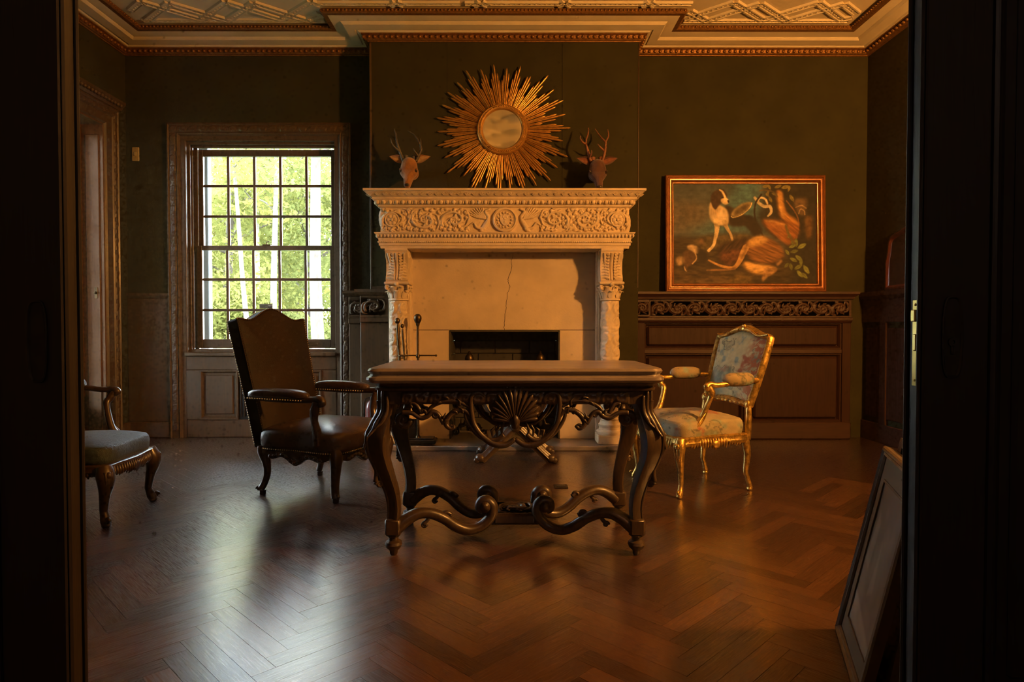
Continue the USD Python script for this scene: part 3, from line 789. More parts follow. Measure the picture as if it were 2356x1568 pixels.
# ---------------------------------------------------------------- door_1, in the left wall
d1 = Thing('door_1', (XL, (DY0 + DY1) / 2, 0), kind='structure')
prof = [(0, 0), (0, 0.050), (0.02, 0.058), (0.03, 0.048), (0.075, 0.044), (0.085, 0.034), (0.15, 0.028), (0.165, 0.012), (0.165, 0)]
dpath = [(DY0 - 0.165, 0), (DY0 - 0.165, DZ + 0.165), (DY1 + 0.165, DZ + 0.165), (DY1 + 0.165, 0)]
d1.wpart('casing', mould(dpath, [(-a, h) for a, h in prof], False, WALL_L(XL)), CASING, 30)
h = DZ + 0.10
d1.wpart('carved_band', relief_mesh(0.045, h, [(np.column_stack([q[:, 1], q[:, 0]]), w_) for q, w_ in rinceau(h, 0.045, 40, 4)], basis((XL + 0.046, DY1 + 0.09, 0.03), (0, 1, 0), (0, 0, 1), (1, 0, 0)), res=0.006, amp=0.010), CASING, True)
d1.wpart('carved_band', relief_mesh(DY1 - DY0 + 0.28, 0.045, rinceau(DY1 - DY0 + 0.28, 0.045, 18, 4), basis((XL + 0.046, DY0 - 0.14, DZ + 0.09), (0, 1, 0), (0, 0, 1), (1, 0, 0)), res=0.006, amp=0.010), CASING, True)
crn = mould([(DY0 - 0.19, DZ + 0.165), (DY1 + 0.19, DZ + 0.165)], [(0, 0), (0, 0.06), (0.03, 0.075), (0.05, 0.10), (0.075, 0.10), (0.075, 0)], False, WALL_L(XL))
d1.wpart('cornice', [crn, bumps([(XL + 0.088, y, DZ + 0.20) for y in np.arange(DY0 - 0.16, DY1 + 0.18, 0.045)], 0.018, 1)], CASING, 30)
d1.wpart('jamb', [cbox(XL - 0.25, XL + 0.012, DY1 - 0.012, DY1 + 0.03, 0, DZ), cbox(XL - 0.145, XL - 0.02, DY1 - 0.022, DY1, 0.1, DZ - 0.1, 0.008)], DOORBROWN, None)
d1.wpart('jamb', cbox(XL - 0.25, XL + 0.012, DY0 - 0.03, DY0 + 0.012, 0, DZ), DOORBROWN, None)
d1.wpart('head', cbox(XL - 0.25, XL + 0.012, DY0, DY1, DZ - 0.012, DZ + 0.03), DOORBROWN, None)
# glazed garden door set at the outer edge of the deep reveal
XG = XL - 0.20
mid_y = (DY0 + DY1) / 2
for y0, y1 in ((DY0 + 0.01, mid_y - 0.002), (mid_y + 0.002, DY1 - 0.01)):
    st_, ra_ = 0.075, 0.022
    gz0, gz1 = 0.34, DZ - 0.11
    lf = d1.wpart('leaf', [cbox(XG - 0.022, XG + 0.022, y0, y0 + st_, 0.005, DZ - 0.014), cbox(XG - 0.022, XG + 0.022, y1 - st_, y1, 0.005, DZ - 0.014), cbox(XG - 0.022, XG + 0.022, y0 + st_, y1 - st_, 0.005, gz0), cbox(XG - 0.022, XG + 0.022, y0 + st_, y1 - st_, gz1, DZ - 0.014)], DOORBROWN, None)
    ch_ = (gz1 - gz0 - 5 * ra_) / 6
    ym = (y0 + y1) / 2
    d1.wpart('glazing_bar', cbox(XG - 0.016, XG + 0.016, ym - ra_ / 2, ym + ra_ / 2, gz0, gz1, 0.005), DOORBROWN, None, under=lf)
    for k in range(6):
        z = gz0 + k * (ch_ + ra_)
        if k:
            d1.wpart('glazing_bar', cbox(XG - 0.015, XG + 0.015, y0 + st_, y1 - st_, z - ra_, z, 0.005), DOORBROWN, None, under=lf)
        for a, b in ((y0 + st_, ym - ra_ / 2), (ym + ra_ / 2, y1 - st_)):
            d1.wpart('pane', box(XG - 0.0015, XG + 0.0015, a - 0.003, b + 0.003, z - 0.003, z + ch_ + 0.003), PANE, None, under=lf)
d1.wpart('strike_plate', [cbox(XL - 0.075, XL - 0.045, DY1 - 0.026, DY1 - 0.02, 1.30, 1.40), lathe([(0.004, 0), (0.012, 0.006), (0.010, 0.018), (0.002, 0.022)], 12, (XL - 0.06, DY1 - 0.024, 1.35), 'y')], BRONZE, 40)

# ---------------------------------------------------------------- the sliding doors the photograph looks through
def sliding_door(name, x_in, side, plate_px):
    """A pocket door; x_in its leading edge, side -1 runs off to the left, 1 to the right."""
    Y0, Y1, T = 1.30, 1.352, 2.74
    t = Thing(name, (x_in + side * 0.6, 1.326, 0), kind='structure')
    X = lambda d: x_in + side * d
    bx = lambda a, b, *r: cbox(min(X(a), X(b)), max(X(a), X(b)), *r)
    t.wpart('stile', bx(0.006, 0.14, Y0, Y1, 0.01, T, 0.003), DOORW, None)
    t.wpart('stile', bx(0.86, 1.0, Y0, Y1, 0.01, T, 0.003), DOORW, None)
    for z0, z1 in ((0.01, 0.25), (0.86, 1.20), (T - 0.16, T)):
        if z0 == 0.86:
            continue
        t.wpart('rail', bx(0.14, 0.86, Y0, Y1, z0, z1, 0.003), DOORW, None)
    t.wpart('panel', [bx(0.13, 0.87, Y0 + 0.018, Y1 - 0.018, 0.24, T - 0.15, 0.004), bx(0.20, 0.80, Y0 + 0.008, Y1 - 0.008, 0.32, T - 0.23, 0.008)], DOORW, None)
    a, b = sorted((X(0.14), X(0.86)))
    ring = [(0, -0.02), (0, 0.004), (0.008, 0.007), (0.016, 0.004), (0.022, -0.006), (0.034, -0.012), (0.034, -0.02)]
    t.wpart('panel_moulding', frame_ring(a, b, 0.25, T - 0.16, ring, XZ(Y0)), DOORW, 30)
    # astragal beads down the leading edge
    t.wpart('edge_bead', [bx(-0.002, 0.008, Y1 - 0.007, Y1 + 0.001, 0.01, T, 0.003), bx(-0.001, 0.008, Y0 + 0.004, Y0 + 0.015, 0.01, T, 0.004)], DOORW, None)
    # recessed flush pull on the face
    c = at(*plate_px, Y0)
    w, h = 0.022, 0.083
    ovl = lambda k: [(c[0] + (w - k) * math.copysign(abs(math.cos(q)) ** 0.5, math.cos(q)), c[2] + (h - k) * math.copysign(abs(math.sin(q)) ** 0.8, math.sin(q))) for q in np.linspace(0, 2 * PI, 40, endpoint=False)]
    fp = t.wpart('flush_pull', [mould(ovl(0), [(0, 0), (0, 0.0035), (0.003, 0.004), (0.005, 0.002), (0.006, 0.0)], True, XZ(Y0)), plate(ovl(0.004), -0.001, 0.0008, XZ(Y0))], IRON, 30, label='dark iron recessed pull')
    if side > 0:
        t.wpart('keyhole', [lathe([(0.009, 0), (0.009, 0.003), (0.004, 0.003), (0.004, 0.0005)], 16, (c[0], Y0 - 0.001, c[2] - 0.01), 'y'), cbox(c[0] - 0.003, c[0] + 0.003, Y0 - 0.004, Y0, c[2] - 0.035, c[2] - 0.016, 0.001)], IRON, 40, under=fp)
        xe = X(0.006)
        lk = t.wpart('lock_plate', [cbox(xe - 0.0035, xe + 0.001, Y0 + 0.010, Y0 + 0.030, 0.928, 1.105, 0.001)], BRASS, None, label='brass lock plate in the door edge')
        t.wpart('lock_bolt', [cbox(xe - 0.010, xe, Y0 + 0.013, Y0 + 0.027, 1.06, 1.085, 0.002), cbox(xe - 0.006, xe, Y0 + 0.015, Y0 + 0.025, 1.00, 1.035, 0.002)], BRASS, None, under=lk)
        t.wpart('screw', bumps([(xe - 0.0035, Y0 + 0.02, 0.94), (xe - 0.0035, Y0 + 0.02, 1.095)], 0.003, 1), BRASS, 40, under=lk)
    return t


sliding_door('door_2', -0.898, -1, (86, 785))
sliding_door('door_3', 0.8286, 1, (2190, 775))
# ---------------------------------------------------------------- fireplace
fp = Thing('fireplace', (-0.05, 5.60, 0), label='carved limestone chimneypiece with columns, scroll frieze and cracked slab', cat='fireplace')
MX0, MX1, MY = -1.105, 1.005, 5.48
HZ = 0.04
fp.wpart('hearth', [cbox(-1.16, 1.06, 5.41, 5.86, 0.0, HZ, 0.006), box(FX0 - 0.02, FX1 + 0.02, 5.85, 6.30, 0.0, HZ)], HEARTHM, None, label='low slate hearth slab')
fp.wpart('lintel', [box(MX0 + 0.004, MX1 - 0.004, MY + 0.004, BY, 1.713, 2.06)], STONE, None)
MP = [(MX0, BY), (MX0, MY), (MX1, MY), (MX1, BY)]
neg = lambda pr: [(-a, z) for a, z in pr]
shelf = neg([(-0.02, 2.058), (0.004, 2.058), (0.016, 2.064), (0.018, 2.074), (0.012, 2.080), (0.022, 2.082), (0.050, 2.118), (0.058, 2.122), (0.058, 2.136), (0.064, 2.139), (0.076, 2.146), (0.092, 2.160), (0.108, 2.176), (0.121, 2.180), (0.121, 2.197), (-0.02, 2.197)])
sh = fp.wpart('shelf', [mould(MP, shelf), box(MX0, MX1, MY, BY, 2.058, 2.1965)], STONE, 25)
MPx = lambda d: [(MX0 - d, BY), (MX0 - d, MY - d), (MX1 + d, MY - d), (MX1 + d, BY)]
egg = along([(x, y, 2.099) for x, y in MPx(0.036)], 0.0535)
tongue = egg[:-1] + (egg[1:] - egg[:-1]) / 2
fp.wpart('egg_moulding', [bumps(egg, 0.020, 2, (0.85, 0.85, 1.0)), bumps(tongue, 0.010, 1, (0.5, 0.7, 1.7))], STONE, True, under=sh)
fan = []
for q in along([(x, y, 2.150) for x, y in MPx(0.090)], 0.062):
    for a in np.linspace(-1.0, 1.0, 5):
        nrm = np.array([0, -1, 0]) if q[1] < MY else np.array([-1 if q[0] < 0 else 1, 0, 0])
        sdir = np.array([1, 0, 0]) if q[1] < MY else np.array([0, 1, 0])
        p0 = q - nrm * 0.012 + np.array([0, 0, -0.006])
        p1 = q + sdir * 0.024 * math.sin(a) + nrm * 0.010 * math.cos(a) + np.array([0, 0, 0.017 * math.cos(a)])
        fan.append(sweep([p0, (p0 + p1) / 2 + nrm * 0.002, p1], [0.0025, 0.005, 0.003], 6))
fp.wpart('palmette_band', fan, STONE, True, under=sh, kind='stuff')
arch = neg([(-0.02, 1.713), (0.0, 1.713), (0.003, 1.735), (0.012, 1.738), (0.012, 1.758), (0.020, 1.762), (0.020, 1.770), (0.014, 1.775), (0.016, 1.800), (0.030, 1.822), (0.044, 1.836), (0.047, 1.846), (-0.02, 1.846)])
ar = fp.wpart('architrave', mould(MP, arch), STONE, 25)
tips = []
for q in along([(x, y, 1.818) for x, y in MPx(0.030)], 0.030):
    tips.append(q)
fp.wpart('leaf_band', bumps(tips, 0.011, 1, (0.9, 0.9, 1.5)), STONE, True, under=ar)
fp.wpart('bead_band', bumps(along([(x, y, 1.7665) for x, y in MPx(0.020)], 0.018), 0.006, 1), STONE, True, under=ar)
FW, FH = MX1 - MX0, 0.212
cs = []
half = FW / 2 - 0.30
cs += rinceau(half, FH, 3, 11, fill=500)
cs += [(np.column_stack([FW - q[:, 0], q[:, 1]]), w_) for q, w_ in rinceau(half, FH, 3, 12, fill=500)]
for s in (-1, 1):          # winged beasts beside the medallion
    c0 = np.array([FW / 2 + s * 0.145, 0.06])
    body = spline([c0 + (s * 0.05, -0.04), c0 + (s * 0.01, 0.02), c0 + (-s * 0.005, 0.07), c0 + (s * 0.02, 0.115), c0 + (-s * 0.012, 0.135)], 24)
    cs.append((body, np.linspace(0.024, 0.010, 24)))
    for k in range(8):
        a = 0.2 + k * 0.13
        q0 = c0 + (s * 0.012, 0.055); q1 = q0 + (s * (0.165 - 0.012 * k) * math.cos(a), (0.03 + 0.10 * math.sin(a * 0.9)))
        cs.append((spline([q0, (q0 + q1) / 2 + (0, -0.012), q1], 16), np.linspace(0.009, 0.006, 16)))
    cs.append((spline([c0 + (s * 0.03, -0.03), c0 + (s * 0.09, -0.02), c0 + (s * 0.12, 0.02), c0 + (s * 0.16, 0.0)], 20), np.linspace(0.015, 0.005, 20)))
fz = fp.wpart('frieze', relief_mesh(FW, FH, cs, basis((MX0, MY, 1.847), (1, 0, 0), (0, 0, 1), (0, -1, 0)), res=0.0036, amp=0.024, grain=0.003), STONE, True, label='frieze carved with scrolling foliage and winged beasts')
for x, ex, nx_ in ((MX0, (0, -1, 0), (-1, 0, 0)), (MX1, (0, 1, 0), (1, 0, 0))):
    oy = BY if x == MX0 else MY
    fp.wpart('frieze_return', relief_mesh(BY - MY, FH, rinceau(BY - MY, FH, 1, 3), basis((x, oy, 1.847), ex, (0, 0, 1), nx_), res=0.005, amp=0.02), STONE, True, under=fz)
mc = ((MX0 + MX1) / 2, MY, 1.953)
med = lathe([(0.106, 0.0), (0.106, 0.012), (0.102, 0.026), (0.092, 0.030), (0.086, 0.024), (0.082, 0.016), (0.078, 0.022), (0.074, 0.018), (0.05, 0.016), (0.0005, 0.018)], 48, mc, 'y')
sh_poly = [(0.045 * x, 0.055 * z) for x, z in [(-0.75, 0.8), (-0.35, 0.65), (0, 0.95), (0.35, 0.65), (0.75, 0.8), (0.95, 0.3), (0.8, -0.3), (0.4, -0.75), (0, -1), (-0.4, -0.75), (-0.8, -0.3), (-0.95, 0.3)]]
leafs = []
for a in np.linspace(0, 2 * PI, 14, endpoint=False):
    p = np.array([mc[0] + 0.060 * math.cos(a), mc[1] - 0.022, mc[2] + 0.062 * math.sin(a)])
    leafs.append(ellipsoid(p, (0.011, 0.008, 0.011), 1))
fp.wpart('medallion', [med, plate(sh_poly, 0.014, 0.028, basis(mc, (1, 0, 0), (0, 0, 1), (0, -1, 0))), bumps([(mc[0], mc[1] - 0.028, mc[2] + 0.01), (mc[0] - 0.015, mc[1] - 0.028, mc[2] + 0.022), (mc[0] + 0.016, mc[1] - 0.028, mc[2] + 0.02), (mc[0], mc[1] - 0.028, mc[2] - 0.02)], [0.012, 0.009, 0.010, 0.011], 2, (1, 0.5, 1))] + leafs, STONE, 30, under=fz, label='round medallion carved with a shield')
for s in (-1, 1):
    c = np.array([mc[0] + s * (FW / 2 - 0.10), MY - 0.012, 1.953])
    pet = [ellipsoid(c + np.array([0.030 * math.cos(a), -0.004, 0.030 * math.sin(a)]), (0.019, 0.012, 0.019), 2) for a in np.linspace(0, 2 * PI, 6, endpoint=False)]
    fp.wpart('rosette', pet + [ellipsoid(c + (0, -0.012, 0), (0.014, 0.012, 0.014), 2), lathe([(0.062, 0), (0.062, 0.010), (0.054, 0.014), (0.050, 0.004)], 32, c, 'y')], STONE, True, under=fz)

# columns, capitals, brackets
for cx in (-0.973, 0.863):
    cy, r = 5.60, 0.083
    s_out = -1 if cx < 0 else 1
    fp.wpart('pilaster', [cbox(cx - 0.105, cx + 0.095, 5.69, BY + 0.01, HZ, 1.715, 0.006), cbox(cx - 0.09 if s_out > 0 else cx + 0.06, cx - 0.06 if s_out > 0 else cx + 0.09, 5.675, 5.70, HZ, 1.71, 0.004)], STONE, None)
    nz, nt = 130, 64
    z = np.linspace(0.235, 1.285, nz)
    per = 2 * PI * r
    cu = []
    for rep in range(4):
        for q, w_ in rinceau(1.05, per / 4, 8, 20 + rep, flip=1 if rep % 2 else -1):
            cu.append((np.column_stack([q[:, 1] + rep * per / 4, q[:, 0]]), w_))
    X, Z, H = relief(per, 1.05, cu, res=0.0082, amp=0.013)
    H = H[:, :-1]
    th = X[:, :-1] / r
    rr = r - 0.006 + H - 0.006 * (Z[:, :-1] / 1.05)
    v = np.stack([cx + rr * np.cos(th), cy + rr * np.sin(th), 0.235 + Z[:, :-1]], -1).reshape(-1, 3)
    fp.wpart('column_shaft', tm(v, grid_faces(*th.shape, wrap=True)), STONE, True, label='column shaft carved with climbing vines')
    fp.wpart('column_base', [cbox(cx - 0.115, cx + 0.115, cy - 0.115, cy + 0.10, HZ, 0.115, 0.006), lathe([(0.112, 0.115), (0.118, 0.128), (0.117, 0.142), (0.106, 0.152), (0.094, 0.160), (0.091, 0.178), (0.097, 0.190), (0.098, 0.202), (0.090, 0.212), (0.083, 0.222), (0.080, 0.238)], 40, (cx, cy, 0))], STONE, 30)
    cap = [lathe([(0.080, 1.272), (0.088, 1.278), (0.088, 1.288), (0.078, 1.294), (0.078, 1.33), (0.084, 1.38), (0.098, 1.408)], 32, (cx, cy, 0))]
    for tier, (zb, ln, off) in enumerate(((1.292, 0.062, 0.0), (1.318, 0.072, PI / 8))):
        for a in np.linspace(0, 2 * PI, 8, endpoint=False) + off:
            d = np.array([math.cos(a), math.sin(a), 0]); o = np.array([cx, cy, 0])
            p = spline([o + d * 0.079 + [0, 0, zb], o + d * 0.086 + [0, 0, zb + ln * 0.6], o + d * 0.102 + [0, 0, zb + ln], o + d * 0.120 + [0, 0, zb + ln * 0.9]], 10)
            cap.append(sweep(p, np.array([0.8, 1.1, 1.2, 1.2, 1.1, 1.0, 0.9, 0.75, 0.55, 0.3]) * 0.024, 8, 0.3, up=d))
    for sx in (-1, 1):
        for sy in (-1, 1):
            d = np.array([sx * s2, sy * s2, 0]); o = np.array([cx, cy, 1.392])
            sp = spiral((0.118, 0), 0.026, 1.6, 1, a0=PI, n=30, inner=0.2)
            cap.append(sweep([o + d * q[0] + [0, 0, q[1]] for q in sp], np.linspace(0.012, 0.006, 30), 8, up=np.cross(d, [0, 0, 1])))
    cap.append(cbox(cx - 0.108, cx + 0.108, cy - 0.112, cy + 0.10, 1.408, 1.434, 0.008))
    cap.append(ellipsoid((cx, cy - 0.112, 1.412), (0.018, 0.014, 0.018), 2))
    fp.wpart('capital', cap, STONE, 40, label='leafy capital with corner volutes')
    prof_b = [(5.81, 1.434), (5.510, 1.434), (5.500, 1.452), (5.508, 1.475), (5.528, 1.51), (5.535, 1.56), (5.522, 1.61), (5.498, 1.65), (5.482, 1.675), (5.478, 1.690), (5.470, 1.694), (5.470, 1.714), (5.81, 1.714)]
    body = plate(prof_b, -0.094, 0.094, basis((cx, 0, 0), (0, 1, 0), (0, 0, 1), (1, 0, 0)))
    fr = spline([(p[0], p[1]) for p in prof_b[1:10]], 40)
    lf_ = []
    for dx in (-0.06, -0.03, 0.0, 0.03, 0.06):
        lf_.append(sweep([(cx + dx * (0.6 + 0.5 * (q[1] - 1.434) / 0.25), q[0] - 0.001, q[1]) for q in fr[4:36]], np.linspace(0.008, 0.016, 32) * (1.2 if dx == 0 else 0.85), 8))
    for k in range(9):
        zz = 1.46 + k * 0.025
        yy = np.interp(zz, fr[:, 1], fr[:, 0])
        for s in (-1, 1):
            lf_.append(sweep([(cx + s * 0.02, yy - 0.010, zz), (cx + s * 0.055, yy - 0.006, zz + 0.012), (cx + s * 0.088, yy + 0.006, zz + 0.004)], [0.012, 0.010, 0.004], 6))
    for s in (-1, 1):
        sp = spiral((5.56, 1.655), 0.045, 1.8, 1, n=40, inner=0.15)
        lf_.append(sweep([(cx + s * 0.094, q[0], q[1]) for q in sp], np.linspace(0.011, 0.005, 40), 8, up=(1, 0, 0)))
    fp.wpart('bracket', [body] + lf_, STONE, 40, label='scrolled bracket carved with leaves')

# the slab over the fire, cracked in two, and its side slabs
PXM = lambda cx, cy: at(820 + cx / 3.409, 400 + cy / 3.409, 5.79)
ck = [PXM(*q)[[0, 2]] for q in [(1232, 560), (1228, 640), (1216, 690), (1219, 735), (1206, 775), (1188, 828), (1192, 850), (1207, 878), (1199, 905), (1186, 935), (1180, 985), (1174, 1035), (1176, 1052), (1166, 1095), (1163, 1150), (1158, 1190), (1160, 1226)]]
ck = np.array(ck)
sub = np.vstack([ck[:1]] + [np.linspace(ck[k], ck[k + 1], 4)[1:] for k in range(len(ck) - 1)])
sub[1:-1, 0] += rng.normal(0, 0.0022, len(sub) - 2)
gw = np.interp(np.arange(len(sub)), [0, 3, 12, len(sub) - 1], [0.0006, 0.0012, 0.0022, 0.0018])
SZ0, SZ1 = 1.022, 1.716
lft = [(-0.90, SZ0), (sub[-1, 0] - gw[-1], SZ0)] + [(p[0] - g_, min(max(p[1], SZ0), SZ1)) for p, g_ in zip(sub[::-1], gw[::-1])] + [(sub[0, 0], SZ1), (-0.90, SZ1)]
rgt = [(0.80, SZ0), (0.80, SZ1), (sub[0, 0] + 0.001, SZ1)] + [(p[0] + g_, min(max(p[1], SZ0), SZ1)) for p, g_ in zip(sub, gw)] + [(sub[-1, 0] + gw[-1], SZ0)]
fp.wpart('overmantel_slab', plate(Polygon(lft).buffer(0), 0.0, 0.02, XZ(5.80)), SLAB, None, label='plain slab over the fire, left of its crack')
fp.wpart('overmantel_slab', plate(Polygon(rgt).buffer(0), 0.0, 0.02, XZ(5.80)), SLAB, None, label='plain slab over the fire, right of its crack')
fp.wpart('crack_bed', box(-0.9, 0.8, 5.795, 5.81, SZ0, SZ1), SOOT, None)
fp.wpart('side_slab', cbox(-0.90, FX0, 5.776, 5.83, HZ, 1.018, 0.003), SLAB, None)
fp.wpart('side_slab', cbox(FX1, 0.80, 5.776, 5.83, HZ, 1.018, 0.003), SLAB, None)
fp.wpart('firebox_edge', [cbox(FX0 - 0.004, FX0 + 0.012, 5.772, 5.86, HZ, FZ1, 0.002), cbox(FX1 - 0.012, FX1 + 0.004, 5.772, 5.86, HZ, FZ1, 0.002), cbox(FX0, FX1, 5.772, 5.86, FZ1 - 0.012, FZ1 + 0.006, 0.002)], SOOT, None)
# firebox lined with big firebricks
fp.wpart('firebox', [box(FX0 - 0.02, FX0 - 0.004, 5.83, 6.28, HZ, FZ1), box(FX1 + 0.004, FX1 + 0.02, 5.83, 6.28, HZ, FZ1), box(FX0, FX1, 6.255, 6.30, HZ, 1.05), box(FX0, FX1, 5.85, 6.28, FZ1, 1.05)], MORTAR, None)
bw, bh = 0.335, 0.125
for row in range(8):
    z0 = HZ + 0.004 + row * bh
    z1 = min(z0 + bh - 0.006, FZ1)
    x = FX0 - (0.10 if row % 2 else 0.27)
    while x < FX1:
        a, b = max(x, FX0 + 0.002), min(x + bw - 0.006, FX1 - 0.002)
        if b - a > 0.02:
            fp.wpart('firebrick', cbox(a, b, 6.236 + rng.uniform(0, 0.004), 6.26, z0, z1, 0.004), SOOT, None)
        x += bw
    for sx in (FX0, FX1):
        y = 5.86 - (0.0 if row % 2 else 0.16)
        while y < 6.235:
            a, b = max(y, 5.862), min(y + bw - 0.006, 6.232)
            if b - a > 0.02:
                fp.wpart('firebrick', cbox(sx - 0.006, sx + 0.016, a, b, z0, z1, 0.003) if sx == FX0 else cbox(sx - 0.016, sx + 0.006, a, b, z0, z1, 0.003), SOOT, None)
            y += bw

# ---------------------------------------------------------------- andirons
for k, px in enumerate((1080, 1243)):
    x, y = at(px, 900, 5.89)[0], 5.89
    an = Thing('andiron', (x, y, HZ), label=('dark iron andiron in the left half of the firebox', 'dark iron andiron in the right half of the firebox')[k], cat='andiron', group='andirons in the firebox')
    base = []
    for s in (-1, 1):
        q = spline([(0, 0.20), (s * 0.03, 0.17), (s * 0.05, 0.12), (s * 0.085, 0.115), (s * 0.10, 0.085)], 24)
        base.append(sweep([(a, 0, b) for a, b in q], 0.010, 8))
        sp = spiral((s * 0.13, 0.045), 0.040, 1.5, s, a0=PI / 2, n=34, inner=0.2)
        base.append(sweep([(s * 0.10, 0, 0.085), (s * 0.115, 0, 0.08)] + [(a, 0, b) for a, b in sp[2:]], 0.009, 8, up=(0, 1, 0)))
    an.part('scrolled_base', base, IRON, 40)
    an.part('stem', [lathe([(0.012, 0.10), (0.022, 0.12), (0.022, 0.20), (0.030, 0.215), (0.030, 0.235), (0.016, 0.26), (0.014, 0.40), (0.026, 0.43), (0.014, 0.46), (0.012, 0.60), (0.022, 0.62), (0.022, 0.64), (0.012, 0.66)], 20), sweep([(-0.06, 0, 0.235), (-0.05, 0, 0.31), (-0.035, 0, 0.35)], 0.006, 6), sweep([(0.06, 0, 0.235), (0.05, 0, 0.31), (0.035, 0, 0.35)], 0.006, 6), cbox(-0.065, 0.065, -0.01, 0.01, 0.222, 0.238)], IRON, 40)
    an.part('finial', [lathe([(0.010, 0.655), (0.026, 0.668), (0.036, 0.69), (0.042, 0.715), (0.036, 0.74), (0.022, 0.757), (0.010, 0.768), (0.012, 0.778), (0.001, 0.79)], 24)], BRONZE, 40, label='bronze ball finial')
    an.part('log_bar', [sweep([(0, 0.01, 0.12), (0, 0.20, 0.11), (0, 0.30, 0.09), (0, 0.31, 0.0)], 0.012, 8)], IRON, 40)

# ---------------------------------------------------------------- fire irons
sx_, sy_ = -0.79, 5.47
st = Thing('fire_tool_stand', (sx_, sy_, HZ), label='ball topped metal stand for fire irons on the hearth', cat='fire tool stand')
st.part('base', [cbox(-0.155, 0.155, -0.05, 0.10, 0.016, 0.052, 0.008), cbox(-0.135, 0.135, -0.035, 0.085, 0.052, 0.064, 0.005)], IRON, None)
for q in ((-0.13, -0.03, 0.012), (0.13, -0.03, 0.012), (-0.13, 0.08, 0.012), (0.13, 0.08, 0.012)):
    st.part('foot', ellipsoid(q, (0.0125,) * 3), BRONZE, True)
st.part('rod', [lathe([(0.022, 0.062), (0.022, 0.072), (0.012, 0.085), (0.011, 0.50), (0.016, 0.51), (0.011, 0.52), (0.0105, 0.74), (0.017, 0.75), (0.017, 0.765), (0.0105, 0.78), (0.0105, 1.01), (0.015, 1.02), (0.018, 1.04)], 16)], BRONZE, 40)
st.part('ball_finial', [lathe([(0.012, 1.035), (0.022, 1.045), (0.031, 1.062), (0.034, 1.082), (0.031, 1.100), (0.020, 1.113), (0.008, 1.118)], 28)], BRONZE, True)
st.part('tool_holder', [sweep([(-0.005, 0, 0.765), (0.16, 0, 0.765)], 0.006, 8), bumps([(0.155, 0, 0.765)], 0.010, 2)] + [sweep([(0, 0, 0.765), (-0.08, 0, 0.765)], 0.006, 8), sweep([(-0.125 + 0.045 * math.cos(a), 0.045 * math.sin(a), 0.765) for a in np.linspace(0, 2 * PI, 28, endpoint=False)], 0.006, 8, closed=True)], BRONZE, 40)
zt = HZ + 0.064
for nm, lab, xb, xt, zt_, yb in (('fire_poker', 'straight fire poker leaning in the tool stand, nearest the column', -0.905, -0.962, 1.135, 5.455), ('fire_shovel', 'fire shovel with slim handle leaning between the poker and the stand rod', -0.865, -0.925, 1.09, 5.48)):
    tl = Thing(nm, (xb, yb, zt), label=lab, cat='fire iron', group=None)
    D = np.array([xt - xb, 0.0, zt_ - zt])
    P = lambda k, dy=0: np.array([0, dy, 0]) + D * k
    r_ = 0.011 if nm == 'fire_poker' else 0.007
    tl.part('shaft', sweep([P(0.0 if nm == 'fire_poker' else 0.16), P(0.5), P(0.93)], [r_ * 0.6, r_, r_], 10), BRONZE, 40)
    tl.part('handle', [sweep([P(0.72), P(0.76), P(0.86), P(0.93), P(0.945)], np.array([0.8, 1.3, 1.35, 1.2, 0.8]) * r_, 12), ellipsoid(P(0.965), (0.022, 0.022, 0.026) if nm == 'fire_poker' else (0.016, 0.016, 0.018), 2)], BRONZE, 40)
    if nm == 'fire_shovel':
        tl.part('blade', [cbox(-0.018, 0.062, -0.004, 0.002, 0.0, 0.16, 0.002), cbox(-0.020, -0.014, -0.004, 0.018, 0.02, 0.16, 0.002), cbox(0.058, 0.064, -0.004, 0.018, 0.02, 0.16, 0.002)], IRON, None)
    else:
        tl.part('hook', sweep([P(0.04), P(0.05) + [0.02, 0, 0.004], P(0.07) + [0.032, 0, 0.012]], [0.006, 0.006, 0.003], 8), IRON, 40)

# red extinguisher half hidden behind table and armchair
fx = at(856, 930, 5.68)[0]
ex = Thing('fire_extinguisher', (fx, 5.68, 0), label='red cylinder standing by the panelling behind the table leg', cat='fire extinguisher')
ex.part('cylinder', lathe([(0.05, 0), (0.058, 0.006), (0.060, 0.02), (0.060, 0.33), (0.052, 0.375), (0.03, 0.40), (0.018, 0.405)], 28), RED, 40)
ex.part('valve', [lathe([(0.018, 0.403), (0.018, 0.43), (0.010, 0.435)], 16), cbox(-0.012, 0.07, -0.009, 0.009, 0.43, 0.438), cbox(-0.012, 0.075, -0.009, 0.009, 0.448, 0.455)], BLACK, 40)
ex.part('hose', sweep(spline([(-0.012, 0, 0.425), (-0.06, -0.01, 0.40), (-0.068, -0.01, 0.30), (-0.066, -0.005, 0.16)], 20), 0.008, 8), BLACK, 40)
# ---------------------------------------------------------------- carved centre table with a marble top
TX, TY = 0.02, 3.19
tb = Thing('center_table', (TX, TY, 0), label='carved walnut baroque table with scrolled legs and thick brown marble top', cat='table')
hx, hy = 0.675, 0.36


def top_outline(d):
    """Outline of the slab: clipped corners; d shrinks it."""
    a, b, c = hx - d, hy - d, 0.055
    return [(-a + c, -b), (a - c, -b), (a - c * 0.35, -b + c * 0.35), (a, -b + c), (a, b - c), (a - c * 0.35, b - c * 0.35), (a - c, b), (-a + c, b), (-a + c * 0.35, b - c * 0.35), (-a, b - c), (-a, -b + c), (-a + c * 0.35, -b + c * 0.35)]


